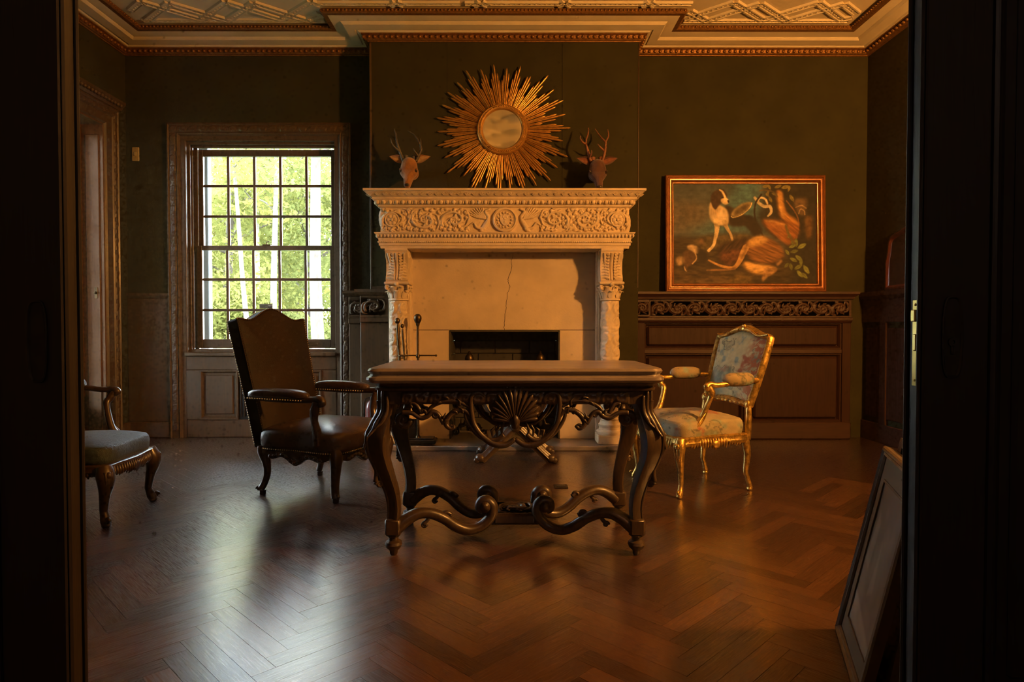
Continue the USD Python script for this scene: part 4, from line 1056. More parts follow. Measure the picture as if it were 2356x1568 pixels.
rings = [[(x, y, z) for x, y in top_outline(d)] for d, z in ((0.045, 0.795), (0.022, 0.797), (0.010, 0.803), (0.004, 0.812), (0.006, 0.823), (0.016, 0.828), (0.020, 0.836), (0.012, 0.845), (0.010, 0.852), (0.016, 0.862), (0.026, 0.8655))]
tb.part('tabletop', loft(rings), MARBLE, 30, label='thick moulded brown marble slab')
ap = [[(x, y, z) for x, y in top_outline(d)] for d, z in ((0.066, 0.700), (0.056, 0.702), (0.056, 0.758), (0.038, 0.764), (0.036, 0.774), (0.046, 0.778), (0.034, 0.795))]
apron = tb.part('apron', loft(ap), WALNUT, 30)
for s, M in ((-1, basis((-hx + 0.16, -hy + 0.055, 0.703), (1, 0, 0), (0, 0, 1), (0, -1, 0))), (1, basis((hx - 0.16, hy - 0.055, 0.703), (-1, 0, 0), (0, 0, 1), (0, 1, 0)))):
    w = 2 * hx - 0.32
    tb.part('apron_carving', relief_mesh(w, 0.054, rinceau(w, 0.054, 16, 6), M, res=0.005, amp=0.009), WALNUT, True, under=apron)
for s in (-1, 1):
    w = 2 * hy - 0.3
    tb.part('apron_carving', relief_mesh(w, 0.054, rinceau(w, 0.054, 8, 7), basis((s * (hx - 0.055), -s * (hy - 0.15), 0.703), (0, s, 0), (0, 0, 1), (s, 0, 0)), res=0.005, amp=0.009), WALNUT, True, under=apron)


def scroll_knob(c, r, axis=(0, 1, 0), thick=None, hand=1, a0=0.0):
    """A rolled volute: a fat spiral seen from the side given by axis."""
    ax = np.asarray(axis, float); e1 = np.cross(ax, [0, 0, 1]); e1 /= np.linalg.norm(e1); e2 = np.array([0, 0, 1.0])
    sp = spiral((0, 0), r * 0.66, 1.5, hand, a0=a0, n=34, inner=0.25)
    th = thick or r * 0.40
    m = sweep([np.asarray(c) + e1 * q[0] + e2 * q[1] for q in sp], np.linspace(r * 0.36, r * 0.22, 34), 10, up=ax, flat=1.25)
    eye = ellipsoid(c, (r * 0.34, r * 0.34, r * 0.34), 2)
    return join([m, eye])


def table_leg(sx, sy):
    """Cabriole leg with shoulder carving, scroll brackets and a turned toe; local corner direction (sx, sy)."""
    bx_, by_ = sx * 0.575, sy * 0.255
    o = np.array([sx * 0.86, sy * 0.5]); o /= np.linalg.norm(o)
    pts = [(-0.002, 0.775, 0.050), (0.000, 0.735, 0.050), (0.002, 0.70, 0.044), (0.010, 0.66, 0.040), (0.030, 0.615, 0.048), (0.050, 0.56, 0.056), (0.053, 0.50, 0.054), (0.038, 0.44, 0.046), (0.012, 0.37, 0.039), (-0.014, 0.29, 0.034), (-0.024, 0.22, 0.032), (-0.020, 0.165, 0.032)]
    q = spline(pts, 60)
    leg = [sweep([(bx_ + o[0] * a, by_ + o[1] * a, z) for a, z, r in q], q[:, 2], 14, up=(o[0], o[1], 0), prof=[(math.cos(t) * (1.0 + 0.12 * math.cos(4 * t)), math.sin(t) * (0.86 + 0.12 * math.cos(4 * t))) for t in np.linspace(0, 2 * PI, 16, endpoint=False)])]
    # ridge along the outer face
    leg.append(sweep([(bx_ + o[0] * (a + r * 0.92), by_ + o[1] * (a + r * 0.92), z) for a, z, r in q[8:]], np.interp(np.arange(52), [0, 14, 51], [0.018, 0.014, 0.007]), 8))
    ft = (bx_ - o[0] * 0.018, by_ - o[1] * 0.018)
    leg.append(cbox(ft[0] - 0.036, ft[0] + 0.036, ft[1] - 0.036, ft[1] + 0.036, 0.092, 0.172, 0.01))
    p = tb.part('leg', leg, WALNUT, 45)
    tb.part('foot', lathe([(0.012, 0.0), (0.017, 0.006), (0.019, 0.022), (0.034, 0.036), (0.040, 0.050), (0.036, 0.062), (0.022, 0.070), (0.022, 0.082), (0.036, 0.094)], 22, (ft[0], ft[1], 0)), WALNUT, 40, under=p)
    # shoulder leaves that hang over the knee
    lv = []
    d2 = np.array([-o[1], o[0]])
    for k, (w, top, bot) in enumerate(((0.0, 0.77, 0.50), (0.026, 0.76, 0.56), (-0.026, 0.76, 0.56), (0.043, 0.74, 0.60), (-0.043, 0.74, 0.60))):
        z = np.linspace(top, bot, 16)
        a = np.interp(z, q[::-1, 1], q[::-1, 0]); r = np.interp(z, q[::-1, 1], q[::-1, 2])
        out = a + r * (0.98 if w == 0 else 0.82 if abs(w) < 0.03 else 0.55)
        out[-2:] += (0.006, 0.014)
        lv.append(sweep([(bx_ + o[0] * u + d2[0] * w, by_ + o[1] * u + d2[1] * w, zz) for u, zz in zip(out, z)], np.interp(np.arange(16), [0, 5, 11, 15], [0.009, 0.013, 0.016, 0.006]), 8, flat=0.8))
    tb.part('shoulder_leaf', lv, WALNUT, True, under=p)
    # volutes: a small one outside the shin, big ones beside the knee
    c = np.array([bx_ + o[0] * 0.050, by_ + o[1] * 0.050, 0.335])
    vl = [scroll_knob(c, 0.026, (d2[0], d2[1], 0))]
    vl.append(sweep(spline([(bx_ + o[0] * 0.078, by_ + o[1] * 0.078, 0.45), (bx_ + o[0] * 0.062, by_ + o[1] * 0.062, 0.40), c + (o[0] * 0.016, o[1] * 0.016, 0.012)], 14), np.linspace(0.010, 0.012, 14), 8))
    k = np.array([bx_ - sx * 0.062, by_ - sy * 0.012, 0.625])
    vl.append(scroll_knob(k, 0.052, (0, 1, 0), hand=sx))
    k2 = np.array([bx_ - sx * 0.010, by_ - sy * 0.062, 0.615])
    vl.append(scroll_knob(k2, 0.040, (1, 0, 0)))
    vl.append(scroll_knob((bx_ + o[0] * 0.045, by_ + o[1] * 0.045 - sy * 0.03, 0.66), 0.024, (d2[0], d2[1], 0)))
    tb.part('leg_volute', vl, WALNUT, True, under=p, kind='stuff')
    return p


for sx in (-1, 1):
    for sy in (-1, 1):
        table_leg(sx, sy)

# pierced apron front and back: shell, C-scrolls, garlands
for sy in (-1, 1):
    yb = sy * (hy - 0.066)
    Yo = lambda k: yb + sy * k
    shell = []
    for k, a in enumerate(np.linspace(-1.45, 1.45, 15)):
        L_ = 0.165 - 0.055 * (abs(a) / 1.45) ** 1.5
        c0 = np.array([0.0, 0, 0.625])
        p1 = c0 + np.array([math.sin(a) * L_ * 0.92, 0, math.cos(a) * L_])
        mid = (c0 + p1) / 2
        path = spline([c0 + (math.sin(a) * 0.02, Yo(0.020), 0), mid + (0, Yo(0.030 - 0.010 * abs(a) / 1.45), 0), p1 + (0, Yo(0.016), 0)], 14)
        shell.append(sweep(path, np.interp(np.arange(14), [0, 9, 12, 13], [0.007, 0.0145, 0.013, 0.007]), 8, flat=0.7))
    shell.append(sweep([(0, Yo(0.01), 0.60), (0, Yo(0.03), 0.63), (0, Yo(0.018), 0.655)], [0.018, 0.022, 0.012], 10))
    shell.append(ellipsoid((0, Yo(0.0), 0.70), (0.12, 0.02, 0.085), 2))
    crest = [ellipsoid((dx, Yo(0.012), 0.786 - abs(dx) * 0.25), (0.015, 0.012, 0.012), 1) for dx in (-0.035, -0.018, 0, 0.018, 0.035)]
    sp_ = tb.part('shell', shell + crest, WALNUT, True, label='carved scallop shell at the middle of the apron')
    scr = []
    for s in (-1, 1):
        U = lambda L__: [(s * a, Yo(0.012), z) for a, z in L__]
        # ear scroll beside the shell
        scr.append(sweep(spline(U([(0.135, 0.733), (0.160, 0.752), (0.190, 0.745), (0.200, 0.715), (0.196, 0.660), (0.185, 0.610), (0.150, 0.560), (0.100, 0.525), (0.045, 0.518), (0.0, 0.545)]), 50), np.interp(np.arange(50), [0, 8, 25, 40, 49], [0.007, 0.011, 0.013, 0.016, 0.011]), 10))
        scr.append(sweep([(s * q[0], Yo(0.012), q[1]) for q in spiral((0.142, 0.727), 0.016, 1.2, -1, a0=1.2, n=20, inner=0.3)], 0.006, 8, up=(0, 1, 0)))
        scr.append(sweep(spline(U([(0.195, 0.70), (0.225, 0.66), (0.20, 0.60), (0.15, 0.55), (0.09, 0.54), (0.05, 0.565)]), 40), np.linspace(0.006, 0.013, 40), 8))
        for k in range(6):          # beads of the inner leaf
            a = 0.05 + k * 0.022
            scr.append(sweep(U([(a, 0.57 - 0.012 * k + 0.05), (a + 0.012, 0.585), (a + 0.008, 0.555)]), [0.004, 0.008, 0.004], 6))
        # garland that runs out to the leg
        scr.append(sweep(spline(U([(0.190, 0.640), (0.225, 0.672), (0.265, 0.672), (0.300, 0.645), (0.312, 0.612), (0.290, 0.592), (0.272, 0.606)]), 40), np.interp(np.arange(40), [0, 20, 39], [0.010, 0.013, 0.008]), 8))
        scr.append(sweep(spline(U([(0.322, 0.612), (0.345, 0.655), (0.372, 0.668), (0.395, 0.648), (0.425, 0.640), (0.465, 0.662), (0.510, 0.665)]), 44), np.interp(np.arange(44), [0, 16, 43], [0.009, 0.012, 0.010]), 8))
        scr.append(sweep(spline(U([(0.21, 0.690), (0.26, 0.715), (0.32, 0.715), (0.375, 0.690), (0.400, 0.655)]), 34), np.interp(np.arange(34), [0, 15, 33], [0.007, 0.011, 0.007]), 8))
        scr.append(sweep(spline(U([(0.42, 0.66), (0.445, 0.70), (0.47, 0.705), (0.462, 0.685)]), 22), np.linspace(0.010, 0.006, 22), 8))
        for x_, z_, r_ in ((0.360, 0.655, 0.022), (0.286, 0.600, 0.018), (0.318, 0.630, 0.014)):
            scr.append(scroll_knob((s * x_, Yo(0.012), z_), r_, (0, 1, 0), hand=s))
        for x_, z_, a_ in ((0.235, 0.665, 0.9), (0.26, 0.662, 0.2), (0.30, 0.632, -0.6), (0.33, 0.64, 2.2), (0.40, 0.66, 0.8), (0.30, 0.725, 0.2), (0.33, 0.71, -0.5), (0.25, 0.70, 1.2)):
            e = np.array([s * (x_ + 0.03 * math.cos(a_)), Yo(0.018), z_ + 0.03 * math.sin(a_)])
            scr.append(sweep(spline([(s * x_, Yo(0.012), z_), (s * (x_ + 0.012 * math.cos(a_ + 0.5)), Yo(0.022), z_ + 0.014 * math.sin(a_ + 0.5)), e], 8), np.linspace(0.009, 0.002, 8), 6))
    tb.part('garland', scr, WALNUT, True, label='pierced scroll garland under the apron', kind='stuff')
for s in (-1, 1):
    xo = s * (hx - 0.09)
    g_ = []
    for t in (-1, 1):
        g_.append(sweep(spline([(xo, t * 0.02, 0.70), (xo + s * 0.012, t * 0.05, 0.655), (xo + s * 0.012, t * 0.10, 0.64), (xo, t * 0.15, 0.67), (xo, t * 0.20, 0.66)], 30), 0.011, 8))
        g_.append(scroll_knob((xo, t * 0.03, 0.66), 0.026, (1, 0, 0)))
    tb.part('garland', g_, WALNUT, True, kind='stuff')

# stretcher: four scrolled arms to a middle platform
for sx in (-1, 1):
    for sy in (-1, 1):
        U = lambda L__: np.array([(sx * a, sy * y, z) for a, y, z in L__])
        p = spline(U([(0.545, 0.243, 0.125), (0.500, 0.230, 0.160), (0.450, 0.215, 0.182), (0.395, 0.198, 0.178), (0.335, 0.178, 0.148), (0.285, 0.160, 0.108), (0.230, 0.140, 0.082), (0.180, 0.122, 0.085), (0.140, 0.112, 0.108), (0.112, 0.106, 0.145), (0.110, 0.104, 0.185), (0.135, 0.104, 0.212), (0.163, 0.104, 0.205), (0.170, 0.104, 0.178), (0.150, 0.104, 0.165)]), 110)
        arm = [sweep(p, np.interp(np.arange(110), [0, 20, 60, 80, 109], [0.033, 0.026, 0.025, 0.028, 0.020]), 12, flat=1.15, up=(0, 1, 0))]
        arm.append(sweep([(sx * 0.143, sy * 0.070, 0.188), (sx * 0.143, sy * 0.138, 0.188)], 0.026, 14))
        rail = tb.part('stretcher', arm, WALNUT, True)
        kn = [scroll_knob(U([(0.318, 0.172, 0.168)])[0], 0.026, (0, 1, 0), hand=sx), scroll_knob(U([(0.425, 0.207, 0.128)])[0], 0.020, (0, 1, 0), hand=sx)]
        kn.append(sweep(spline(U([(0.40, 0.20, 0.165), (0.412, 0.203, 0.145), (0.428, 0.207, 0.132)]), 10), 0.010, 8))
        kn.append(sweep(spline(U([(0.35, 0.183, 0.16), (0.325, 0.175, 0.175), (0.30, 0.168, 0.16)]), 10), 0.012, 8))
        tb.part('stretcher_curl', kn, WALNUT, True, under=rail, kind='stuff')
pl = tb.part('stretcher_platform', [cbox(-0.105, 0.105, -0.115, 0.115, 0.095, 0.150, 0.012), cbox(-0.125, 0.125, -0.085, 0.085, 0.085, 0.125, 0.012), relief_mesh(0.18, 0.19, rinceau(0.18, 0.19, 1, 3), basis((-0.09, -0.095, 0.150), (1, 0, 0), (0, 1, 0), (0, 0, 1)), amp=0.010)], WALNUT, 35)

# ---------------------------------------------------------------- curule stool by the hearth, behind the table
cs_ = Thing('curule_stool', (0.04, 5.12, 0), label='dark carved cross-legged stool before the hearth, seen under the table', cat='stool')
for sy in (-1, 1):
    y = sy * 0.17
    for s in (-1, 1):
        q = spline([(s * 0.265, y, 0.025), (s * 0.21, y, 0.075), (s * 0.12, y, 0.165), (s * 0.02, y, 0.265), (-s * 0.09, y, 0.335), (-s * 0.19, y, 0.395), (-s * 0.235, y, 0.47)], 50)
        leg = [sweep(q, np.interp(np.arange(50), [0, 8, 25, 49], [0.036, 0.033, 0.036, 0.028]), 12, flat=0.9, prof=[(math.cos(t) * (1 + 0.12 * math.cos(6 * t)), math.sin(t) * (1 + 0.12 * math.cos(6 * t))) for t in np.linspace(0, 2 * PI, 24, endpoint=False)])]
        lp = cs_.part('leg', leg, WALNUT, 45)
        toes = [ellipsoid((s * 0.272, y, 0.036), (0.046, 0.044, 0.036), 2)] + [ellipsoid((s * 0.30, y + d, 0.022), (0.024, 0.012, 0.021), 2) for d in (-0.026, 0, 0.026)]
        cs_.part('paw_foot', toes, WALNUT, True, under=lp)
    cs_.part('boss', lathe([(0.045, 0), (0.045, 0.015), (0.03, 0.028), (0.012, 0.034)], 24, (0, y - 0.02, 0.285), 'y'), WALNUT, 40)
cs_.part('crossbar', sweep([(0, -0.17, 0.285), (0, 0.17, 0.285)], 0.022, 12), WALNUT, 40)
cs_.part('seat', cbox(-0.26, 0.26, -0.21, 0.21, 0.465, 0.515, 0.018), LEATHER, 40)

# small brass plate let into the floor between table and hearth
fv = at(1291, 1121, 4.18)
sv = Thing('floor_plate', (fv[0], 4.20, 0), label='small dark metal outlet plate on the floor behind the table', cat='outlet plate')
sv.part('cover', cbox(-0.045, 0.045, -0.045, 0.045, 0.0005, 0.006, 0.002), IRON, None)
sv.part('lid', cbox(-0.028, 0.028, -0.028, 0.028, 0.006, 0.009, 0.0015), BLACK, None)
# ---------------------------------------------------------------- armchairs
def rounded(pts, k=6):
    """A closed outline smoothed through its points."""
    P = np.asarray(pts, float); n = len(P)
    out = []
    for i in range(n):
        a, b, c, d = P[(i - 1) % n], P[i], P[(i + 1) % n], P[(i + 2) % n]
        for u in np.linspace(0, 1, k, endpoint=False):
            out.append(0.5 * (2 * b + (c - a) * u + (2 * a - 5 * b + 4 * c - d) * u**2 + (3 * b - a - 3 * c + d) * u**3))
    return np.array(out)


def cushion(outline, z0, h, crown, power=2.2, steps=8):
    """A stuffed cushion over an outline (n x 2): bulging sides, domed top."""
    P = np.asarray(outline); c = P.mean(0)
    R = [[(*(c + (p - c) * 0.985), z0) for p in P], [(*(c + (p - c) * 1.005), z0 + h * 0.3) for p in P], [(*(c + (p - c) * 1.012), z0 + h * 0.6) for p in P], [(*(c + (p - c) * 0.995), z0 + h * 0.86) for p in P], [(*(c + (p - c) * 0.96), z0 + h) for p in P]]
    for k in range(1, steps + 1):
        s = 0.96 * (1 - k / steps) + 0.0001
        R.append([(*(c + (p - c) * s), z0 + h + crown * (1 - (s / 0.96) ** power)) for p in P])
    return loft(R)


def densify(m, edge):
    v, f = trimesh.remesh.subdivide_to_size(m.vertices, m.faces, edge, max_iter=6)
    t = trimesh.Trimesh(v, f, process=False); t.merge_vertices()
    return t


def tapestry_colours(v, seed, base=(0.47, 0.38, 0.19)):
    """Woven verdure: a pale ground with grey-green birds and leaves, a rust-red bush to one side, blue green below."""
    u = (v - v.mean(0)) * 9 + seed * 3.7
    n1 = meshkit.fbm(u * 0.9, 4, seed); n2 = meshkit.fbm(u * 1.6 + 7.7, 4, seed + 3); n3 = meshkit.fbm(u * 4.5, 3, seed + 5)
    c = np.tile(np.array(base), (len(v), 1)) * (0.78 + 0.45 * n3[:, None])
    def mix(col, w):
        nonlocal c
        w = np.clip(w, 0, 1)[:, None]; c = c * (1 - w) + np.array(col) * w * (0.6 + 0.8 * n3[:, None])
    mix((0.17, 0.18, 0.11), (n1 - 0.55) * 9)
    mix((0.30, 0.10, 0.04), (n2 - 0.63) * 9)
    mix((0.20, 0.25, 0.20), (0.36 - n2) * 9)
    mix((0.07, 0.08, 0.055), (np.abs(n1 - 0.55) < 0.014) * 0.7)
    return c


def fauteuil(name, loc, rotz, label, wood_m, carve_m, fw, bw, dep, seat_z, back_z, rake, arm_z, arm_f, upholstery, tap=None, group=None, legr=1.0, pad_end=0.10):
    """A rococo open armchair: forward is +y, the sitter's right +x; feet at the corners of a trapezium."""
    t = Thing(name, loc, rotz, label, 'armchair', group)
    F, B = dep / 2, -dep / 2
    zr0, zr1 = seat_z - 0.192, seat_z - 0.140
    corners = {(-1, 1): (-fw / 2, F), (1, 1): (fw / 2, F), (-1, -1): (-bw / 2, B), (1, -1): (bw / 2, B)}
    for (sx, sy), (x, y) in corners.items():
        o = np.array([sx * 0.6, sy * 0.8]) if sy > 0 else np.array([sx * 0.25, -0.97])
        if sy > 0:
            pts = [(0.0, zr1, 0.030), (0.014, zr0 + 0.01, 0.036), (0.020, zr0 - 0.04, 0.032), (0.006, zr0 * 0.62, 0.022), (-0.006, zr0 * 0.34, 0.017), (-0.004, 0.07, 0.016), (0.010, 0.032, 0.020), (0.022, 0.014, 0.018)]
        else:
            pts = [(-0.02, zr1, 0.026), (-0.012, zr0, 0.028), (0.0, zr0 * 0.75, 0.023), (-0.010, zr0 * 0.40, 0.018), (0.0, 0.09, 0.016), (0.016, 0.035, 0.017), (0.024, 0.012, 0.016)]
        q = spline(pts, 36)
        lp = t.part('leg', [sweep([(x + o[0] * a, y + o[1] * a, z) for a, z, r in q], q[:, 2] * legr, 12, up=(o[0], o[1], 0)), lathe([(0.014 * legr, 0.0), (0.018 * legr, 0.004), (0.019 * legr, 0.014), (0.012 * legr, 0.024)], 14, (x + o[0] * 0.018, y + o[1] * 0.018, 0))], wood_m, 50)
        if sy > 0:
            d2 = np.array([-o[1], o[0]])
            lf_ = [ellipsoid((x + o[0] * 0.050, y + o[1] * 0.050, zr0 + 0.012), (0.017, 0.017, 0.019), 2)]
            for w in (-0.016, 0, 0.016):
                lf_.append(sweep(spline([(x + o[0] * 0.046 + d2[0] * w, y + o[1] * 0.046 + d2[1] * w, zr0 + 0.03), (x + o[0] * 0.054 + d2[0] * w, y + o[1] * 0.054 + d2[1] * w, zr0 - 0.02), (x + o[0] * 0.040 + d2[0] * w * 0.4, y + o[1] * 0.040 + d2[1] * w * 0.4, zr0 - 0.075)], 12), np.linspace(0.010, 0.004, 12), 8))
            t.part('knee_carving', lf_, carve_m, True, under=lp)
            sc = scroll_knob((x + o[0] * 0.034, y + o[1] * 0.034, 0.034), 0.020 * legr, (d2[0], d2[1], 0))
            t.part('scroll_toe', sc, wood_m, True, under=lp)
    out = rounded([(-fw / 2 - 0.012, F), (-fw * 0.30, F + 0.022), (0, F + 0.036), (fw * 0.30, F + 0.022), (fw / 2 + 0.012, F), (fw * 0.5 * 0.98, F * 0.35), ((fw + bw) / 4, 0), (bw / 2 + 0.004, B), (0, B - 0.012), (-bw / 2 - 0.004, B), (-(fw + bw) / 4, 0), (-fw * 0.5 * 0.98, F * 0.35)], 6)
    rp = [(0.0, zr1 + 0.012), (-0.010, zr1 + 0.004), (-0.006, zr1 - 0.010), (-0.012, (zr0 + zr1) / 2), (-0.004, zr0 + 0.006), (0.006, zr0), (0.03, zr0), (0.03, zr1 + 0.012)]
    rail = t.part('seat_rail', mould(out, [(-a if False else a, z) for a, z in rp] if Polygon(out).exterior.is_ccw else [(-a, z) for a, z in rp], True), wood_m, 40)
    cv = []
    for (p, q_, nrm) in (((-fw / 2, F), (fw / 2, F), (0, 1)), ((fw / 2, F), (bw / 2, B), (1, 0.1)), ((-bw / 2, B), (-fw / 2, F), (-1, 0.1))):
        p, q_, nrm = np.array(p), np.array(q_), np.array(nrm)
        for k, u in enumerate(np.linspace(0.10, 0.90, 21)):
            c = p + (q_ - p) * u + nrm * (0.012 + (0.034 * (1 - (2 * u - 1) ** 2) if nrm[1] == 1 else 0.0))
            drop = 0.022 * (1 - abs(2 * u - 1)) + 0.006 * math.cos(u * 38)
            cv.append(sweep(spline([(c[0], c[1], zr1 - 0.008), (c[0] + nrm[0] * 0.006, c[1] + nrm[1] * 0.006, zr0 + 0.012), (c[0], c[1], zr0 - drop)], 8), np.array([0.006, 0.010, 0.013, 0.014, 0.013, 0.011, 0.008, 0.004]) * 0.62, 8))
        m = (p + q_) / 2 + nrm * (0.048 if nrm[1] == 1 else 0.02)
        cv.append(ellipsoid((m[0], m[1], zr0 + 0.008), (0.030, 0.014, 0.026) if nrm[1] == 1 else (0.014, 0.030, 0.026), 2))
    t.part('rail_carving', cv, carve_m, True, under=rail, kind='stuff')
    inner = rounded([(-fw / 2, F - 0.006), (0, F + 0.024), (fw / 2, F - 0.006), ((fw + bw) / 4 - 0.004, 0), (bw / 2 - 0.008, B + 0.03), (0, B + 0.025), (-bw / 2 + 0.008, B + 0.03), (-(fw + bw) / 4 + 0.004, 0)], 8)
    sm = cushion(inner, zr1 + 0.004, 0.098, 0.044)
    if tap is not None:
        sm = densify(sm, 0.02)
    t.part('seat', sm, upholstery, True, paint=None if tap is None else tapestry_colours(sm.vertices, tap, (0.30, 0.25, 0.15)))
    # back: a leaning frame around a stuffed panel
    zb = seat_z + 0.03
    H = back_z - zb
    wb, wt = bw / 2 + 0.018, bw / 2 + 0.050
    BM = lambda: basis((0, B - 0.012, zb), (1, 0, 0), (0, -rake / math.hypot(rake, H), H / math.hypot(rake, H)), (0, H / math.hypot(rake, H), rake / math.hypot(rake, H)))
    bl = math.hypot(rake, H)
    ol = rounded([(-wb * 0.93, 0.0), (-wb * 0.4, 0.012), (0, 0.020), (wb * 0.4, 0.012), (wb * 0.93, 0.0), (wb + 0.004, 0.06), (wt * 0.97, bl * 0.45), (wt, bl * 0.80), (wt * 0.93, bl * 0.885), (wt * 0.72, bl * 0.905), (wt * 0.45, bl * 0.95), (wt * 0.2, bl * 0.995), (0, bl), (-wt * 0.2, bl * 0.995), (-wt * 0.45, bl * 0.95), (-wt * 0.72, bl * 0.905), (-wt * 0.93, bl * 0.885), (-wt, bl * 0.80), (-wt * 0.97, bl * 0.45), (-wb - 0.004, 0.06)], 5)
    fr = t.part('back_frame', mould(ol, [(0, -0.018), (-0.003, 0.004), (0.006, 0.020), (0.018, 0.025), (0.030, 0.018), (0.038, 0.010), (0.042, -0.018)], True, BM()), wood_m, 40)
    orn = []
    for dx, dz, r in ((0, -0.004, 0.026), (-0.035, -0.012, 0.019), (0.035, -0.012, 0.019), (-0.065, -0.022, 0.015), (0.065, -0.022, 0.015), (0, 0.012, 0.016)):
        orn.append(ellipsoid((dx, bl - 0.018 + dz, 0.020), (r, r * 0.85, 0.014), 2))
    for s in (-1, 1):
        orn.append(sweep(spline([(s * 0.03, bl - 0.03, 0.024), (s * 0.10, bl - 0.045, 0.028), (s * 0.17, bl - 0.075, 0.024), (s * (wt - 0.02), bl * 0.88, 0.022)], 24), np.linspace(0.016, 0.007, 24), 8))
        for k in range(5):
            orn.append(ellipsoid((s * (wb * 0.85 - 0.05 * k), 0.016 + 0.004 * (k > 1), 0.022), (0.016, 0.011, 0.010), 1))
        orn.append(ellipsoid((s * (wb - 0.02), 0.02, 0.022), (0.022, 0.026, 0.013), 2))
    orn = join(orn); orn.apply_transform(BM())
    t.part('back_carving', orn, carve_m, True, under=fr, kind='stuff')
    c = ol.mean(0)
    ip = ol + (c - ol) / np.linalg.norm(c - ol, axis=1, keepdims=True) * 0.036
    R = [[(p[0], p[1], -0.018) for p in ip], [(p[0], p[1], 0.006) for p in ip]]
    for k in range(1, 11):
        s = 1 - k / 10 + 0.0001
        R.append([(*(c + (p - c) * s), 0.006 + 0.030 * (1 - s ** 3.0)) for p in ip])
    bp = loft(R)
    if tap is not None:
        bp = densify(bp, 0.014)
    bp.apply_transform(BM())
    pc = None
    if tap is not None:
        pc = tapestry_colours(bp.vertices, tap + 1)
        rel = (bp.vertices - bp.vertices.mean(0))
        w = np.clip((-rel[:, 0] - 0.09) * 9, 0, 1)[:, None] * (meshkit.fbm(bp.vertices * 40, 3, 4)[:, None] > 0.46)
        pc = pc * (1 - w * 0.85) + np.array([0.36, 0.085, 0.02]) * w * 0.85
        w = np.clip((rel[:, 0] - 0.02) * 7, 0, 1)[:, None] * np.clip((-rel[:, 2] + 0.03) * 7, 0, 1)[:, None] * 0.75
        pc = pc * (1 - w) + np.array([0.20, 0.27, 0.23]) * w * (0.5 + meshkit.fbm(bp.vertices * 50, 3, 9)[:, None])
    t.part('back_pad', bp, upholstery, True, paint=pc)
    rb = plate(Polygon(ip).buffer(0), -0.022, -0.016, BM())
    t.part('back_lining', rb, upholstery if tap is None else VELVET, None)
    for s in (-1, 1):
        t.part('back_stile', sweep(spline([(s * (bw / 2), B + 0.0, zr0 + 0.02), (s * (bw / 2 + 0.004), B - 0.006, seat_z - 0.04), (s * (wb - 0.02), B - 0.014, zb + 0.03), (s * (wb - 0.014), B - 0.02 - rake * 0.12, zb + 0.10)], 16), np.linspace(0.024, 0.017, 16), 10), wood_m, True, under=fr)
        # arms
        ya = B - 0.012 - rake * (arm_z - 0.03 - zb) / H
        xa = wb + (wt - wb) * (arm_z - zb) / H - 0.008
        yf = B + arm_f
        q = spline([(s * xa, ya, arm_z - 0.02), (s * (xa + 0.025), ya + 0.08, arm_z - 0.015), (s * (xa + 0.055), (ya + yf) / 2, arm_z - 0.022), (s * (xa + 0.05), yf - 0.06, arm_z - 0.036), (s * (xa + 0.045), yf - 0.01, arm_z - 0.03), (s * (xa + 0.045), yf + 0.018, arm_z - 0.045), (s * (xa + 0.045), yf + 0.004, arm_z - 0.066)], 46)
        ar_ = t.part('arm', [sweep(q, np.interp(np.arange(46), [0, 10, 30, 38, 45], [0.016, 0.016, 0.017, 0.021, 0.013]), 10)], wood_m, True)
        px_ = [(s * (xa + 0.045), yf + 0.002, arm_z - 0.04), (s * (xa + 0.040), yf - 0.022, arm_z - 0.085), (s * (xa + 0.018), yf - 0.030, (arm_z + seat_z) / 2), (s * (fw + bw) / 4, yf + 0.015, seat_z - 0.01), (s * ((fw + bw) / 4 + 0.004), yf + 0.060, seat_z - 0.075), (s * ((fw + bw) / 4), yf + 0.075, zr0 + 0.02)]
        pq = spline(px_, 40)
        t.part('arm_post', [sweep(pq, np.interp(np.arange(40), [0, 6, 18, 30, 39], [0.015, 0.023, 0.017, 0.024, 0.016]), 10), scroll_knob((s * (xa + 0.045), yf + 0.004, arm_z - 0.050), 0.026, (1, 0, 0), hand=1), sweep(spline([(pq[22][0] + s * 0.014, pq[22][1], pq[22][2]), (pq[30][0] + s * 0.02, pq[30][1] + 0.012, pq[30][2]), (pq[37][0] + s * 0.014, pq[37][1] + 0.01, pq[37][2])], 10), np.linspace(0.006, 0.010, 10), 8)], carve_m, True, under=ar_)
        k = np.linspace(0, 1, 20)
        mid = np.stack([np.full(20, 0.0) + s * (xa + 0.02 + 0.032 * np.sin(k * PI * 0.8)), ya + 0.06 + (yf - pad_end - ya - 0.06) * k, arm_z - 0.005 + 0 * k], 1)
        pd = sweep(mid, 0.044 * np.sqrt(np.clip(1 - (2 * k - 1) ** 4, 0.02, 1)), 14, flat=1.0)
        if tap is not None:
            pd = densify(pd, 0.02)
        t.part('arm_pad', pd, upholstery, True, paint=None if tap is None else tapestry_colours(pd.vertices, tap + 2 + (s > 0), (0.26, 0.20, 0.11)), under=ar_)
    return t


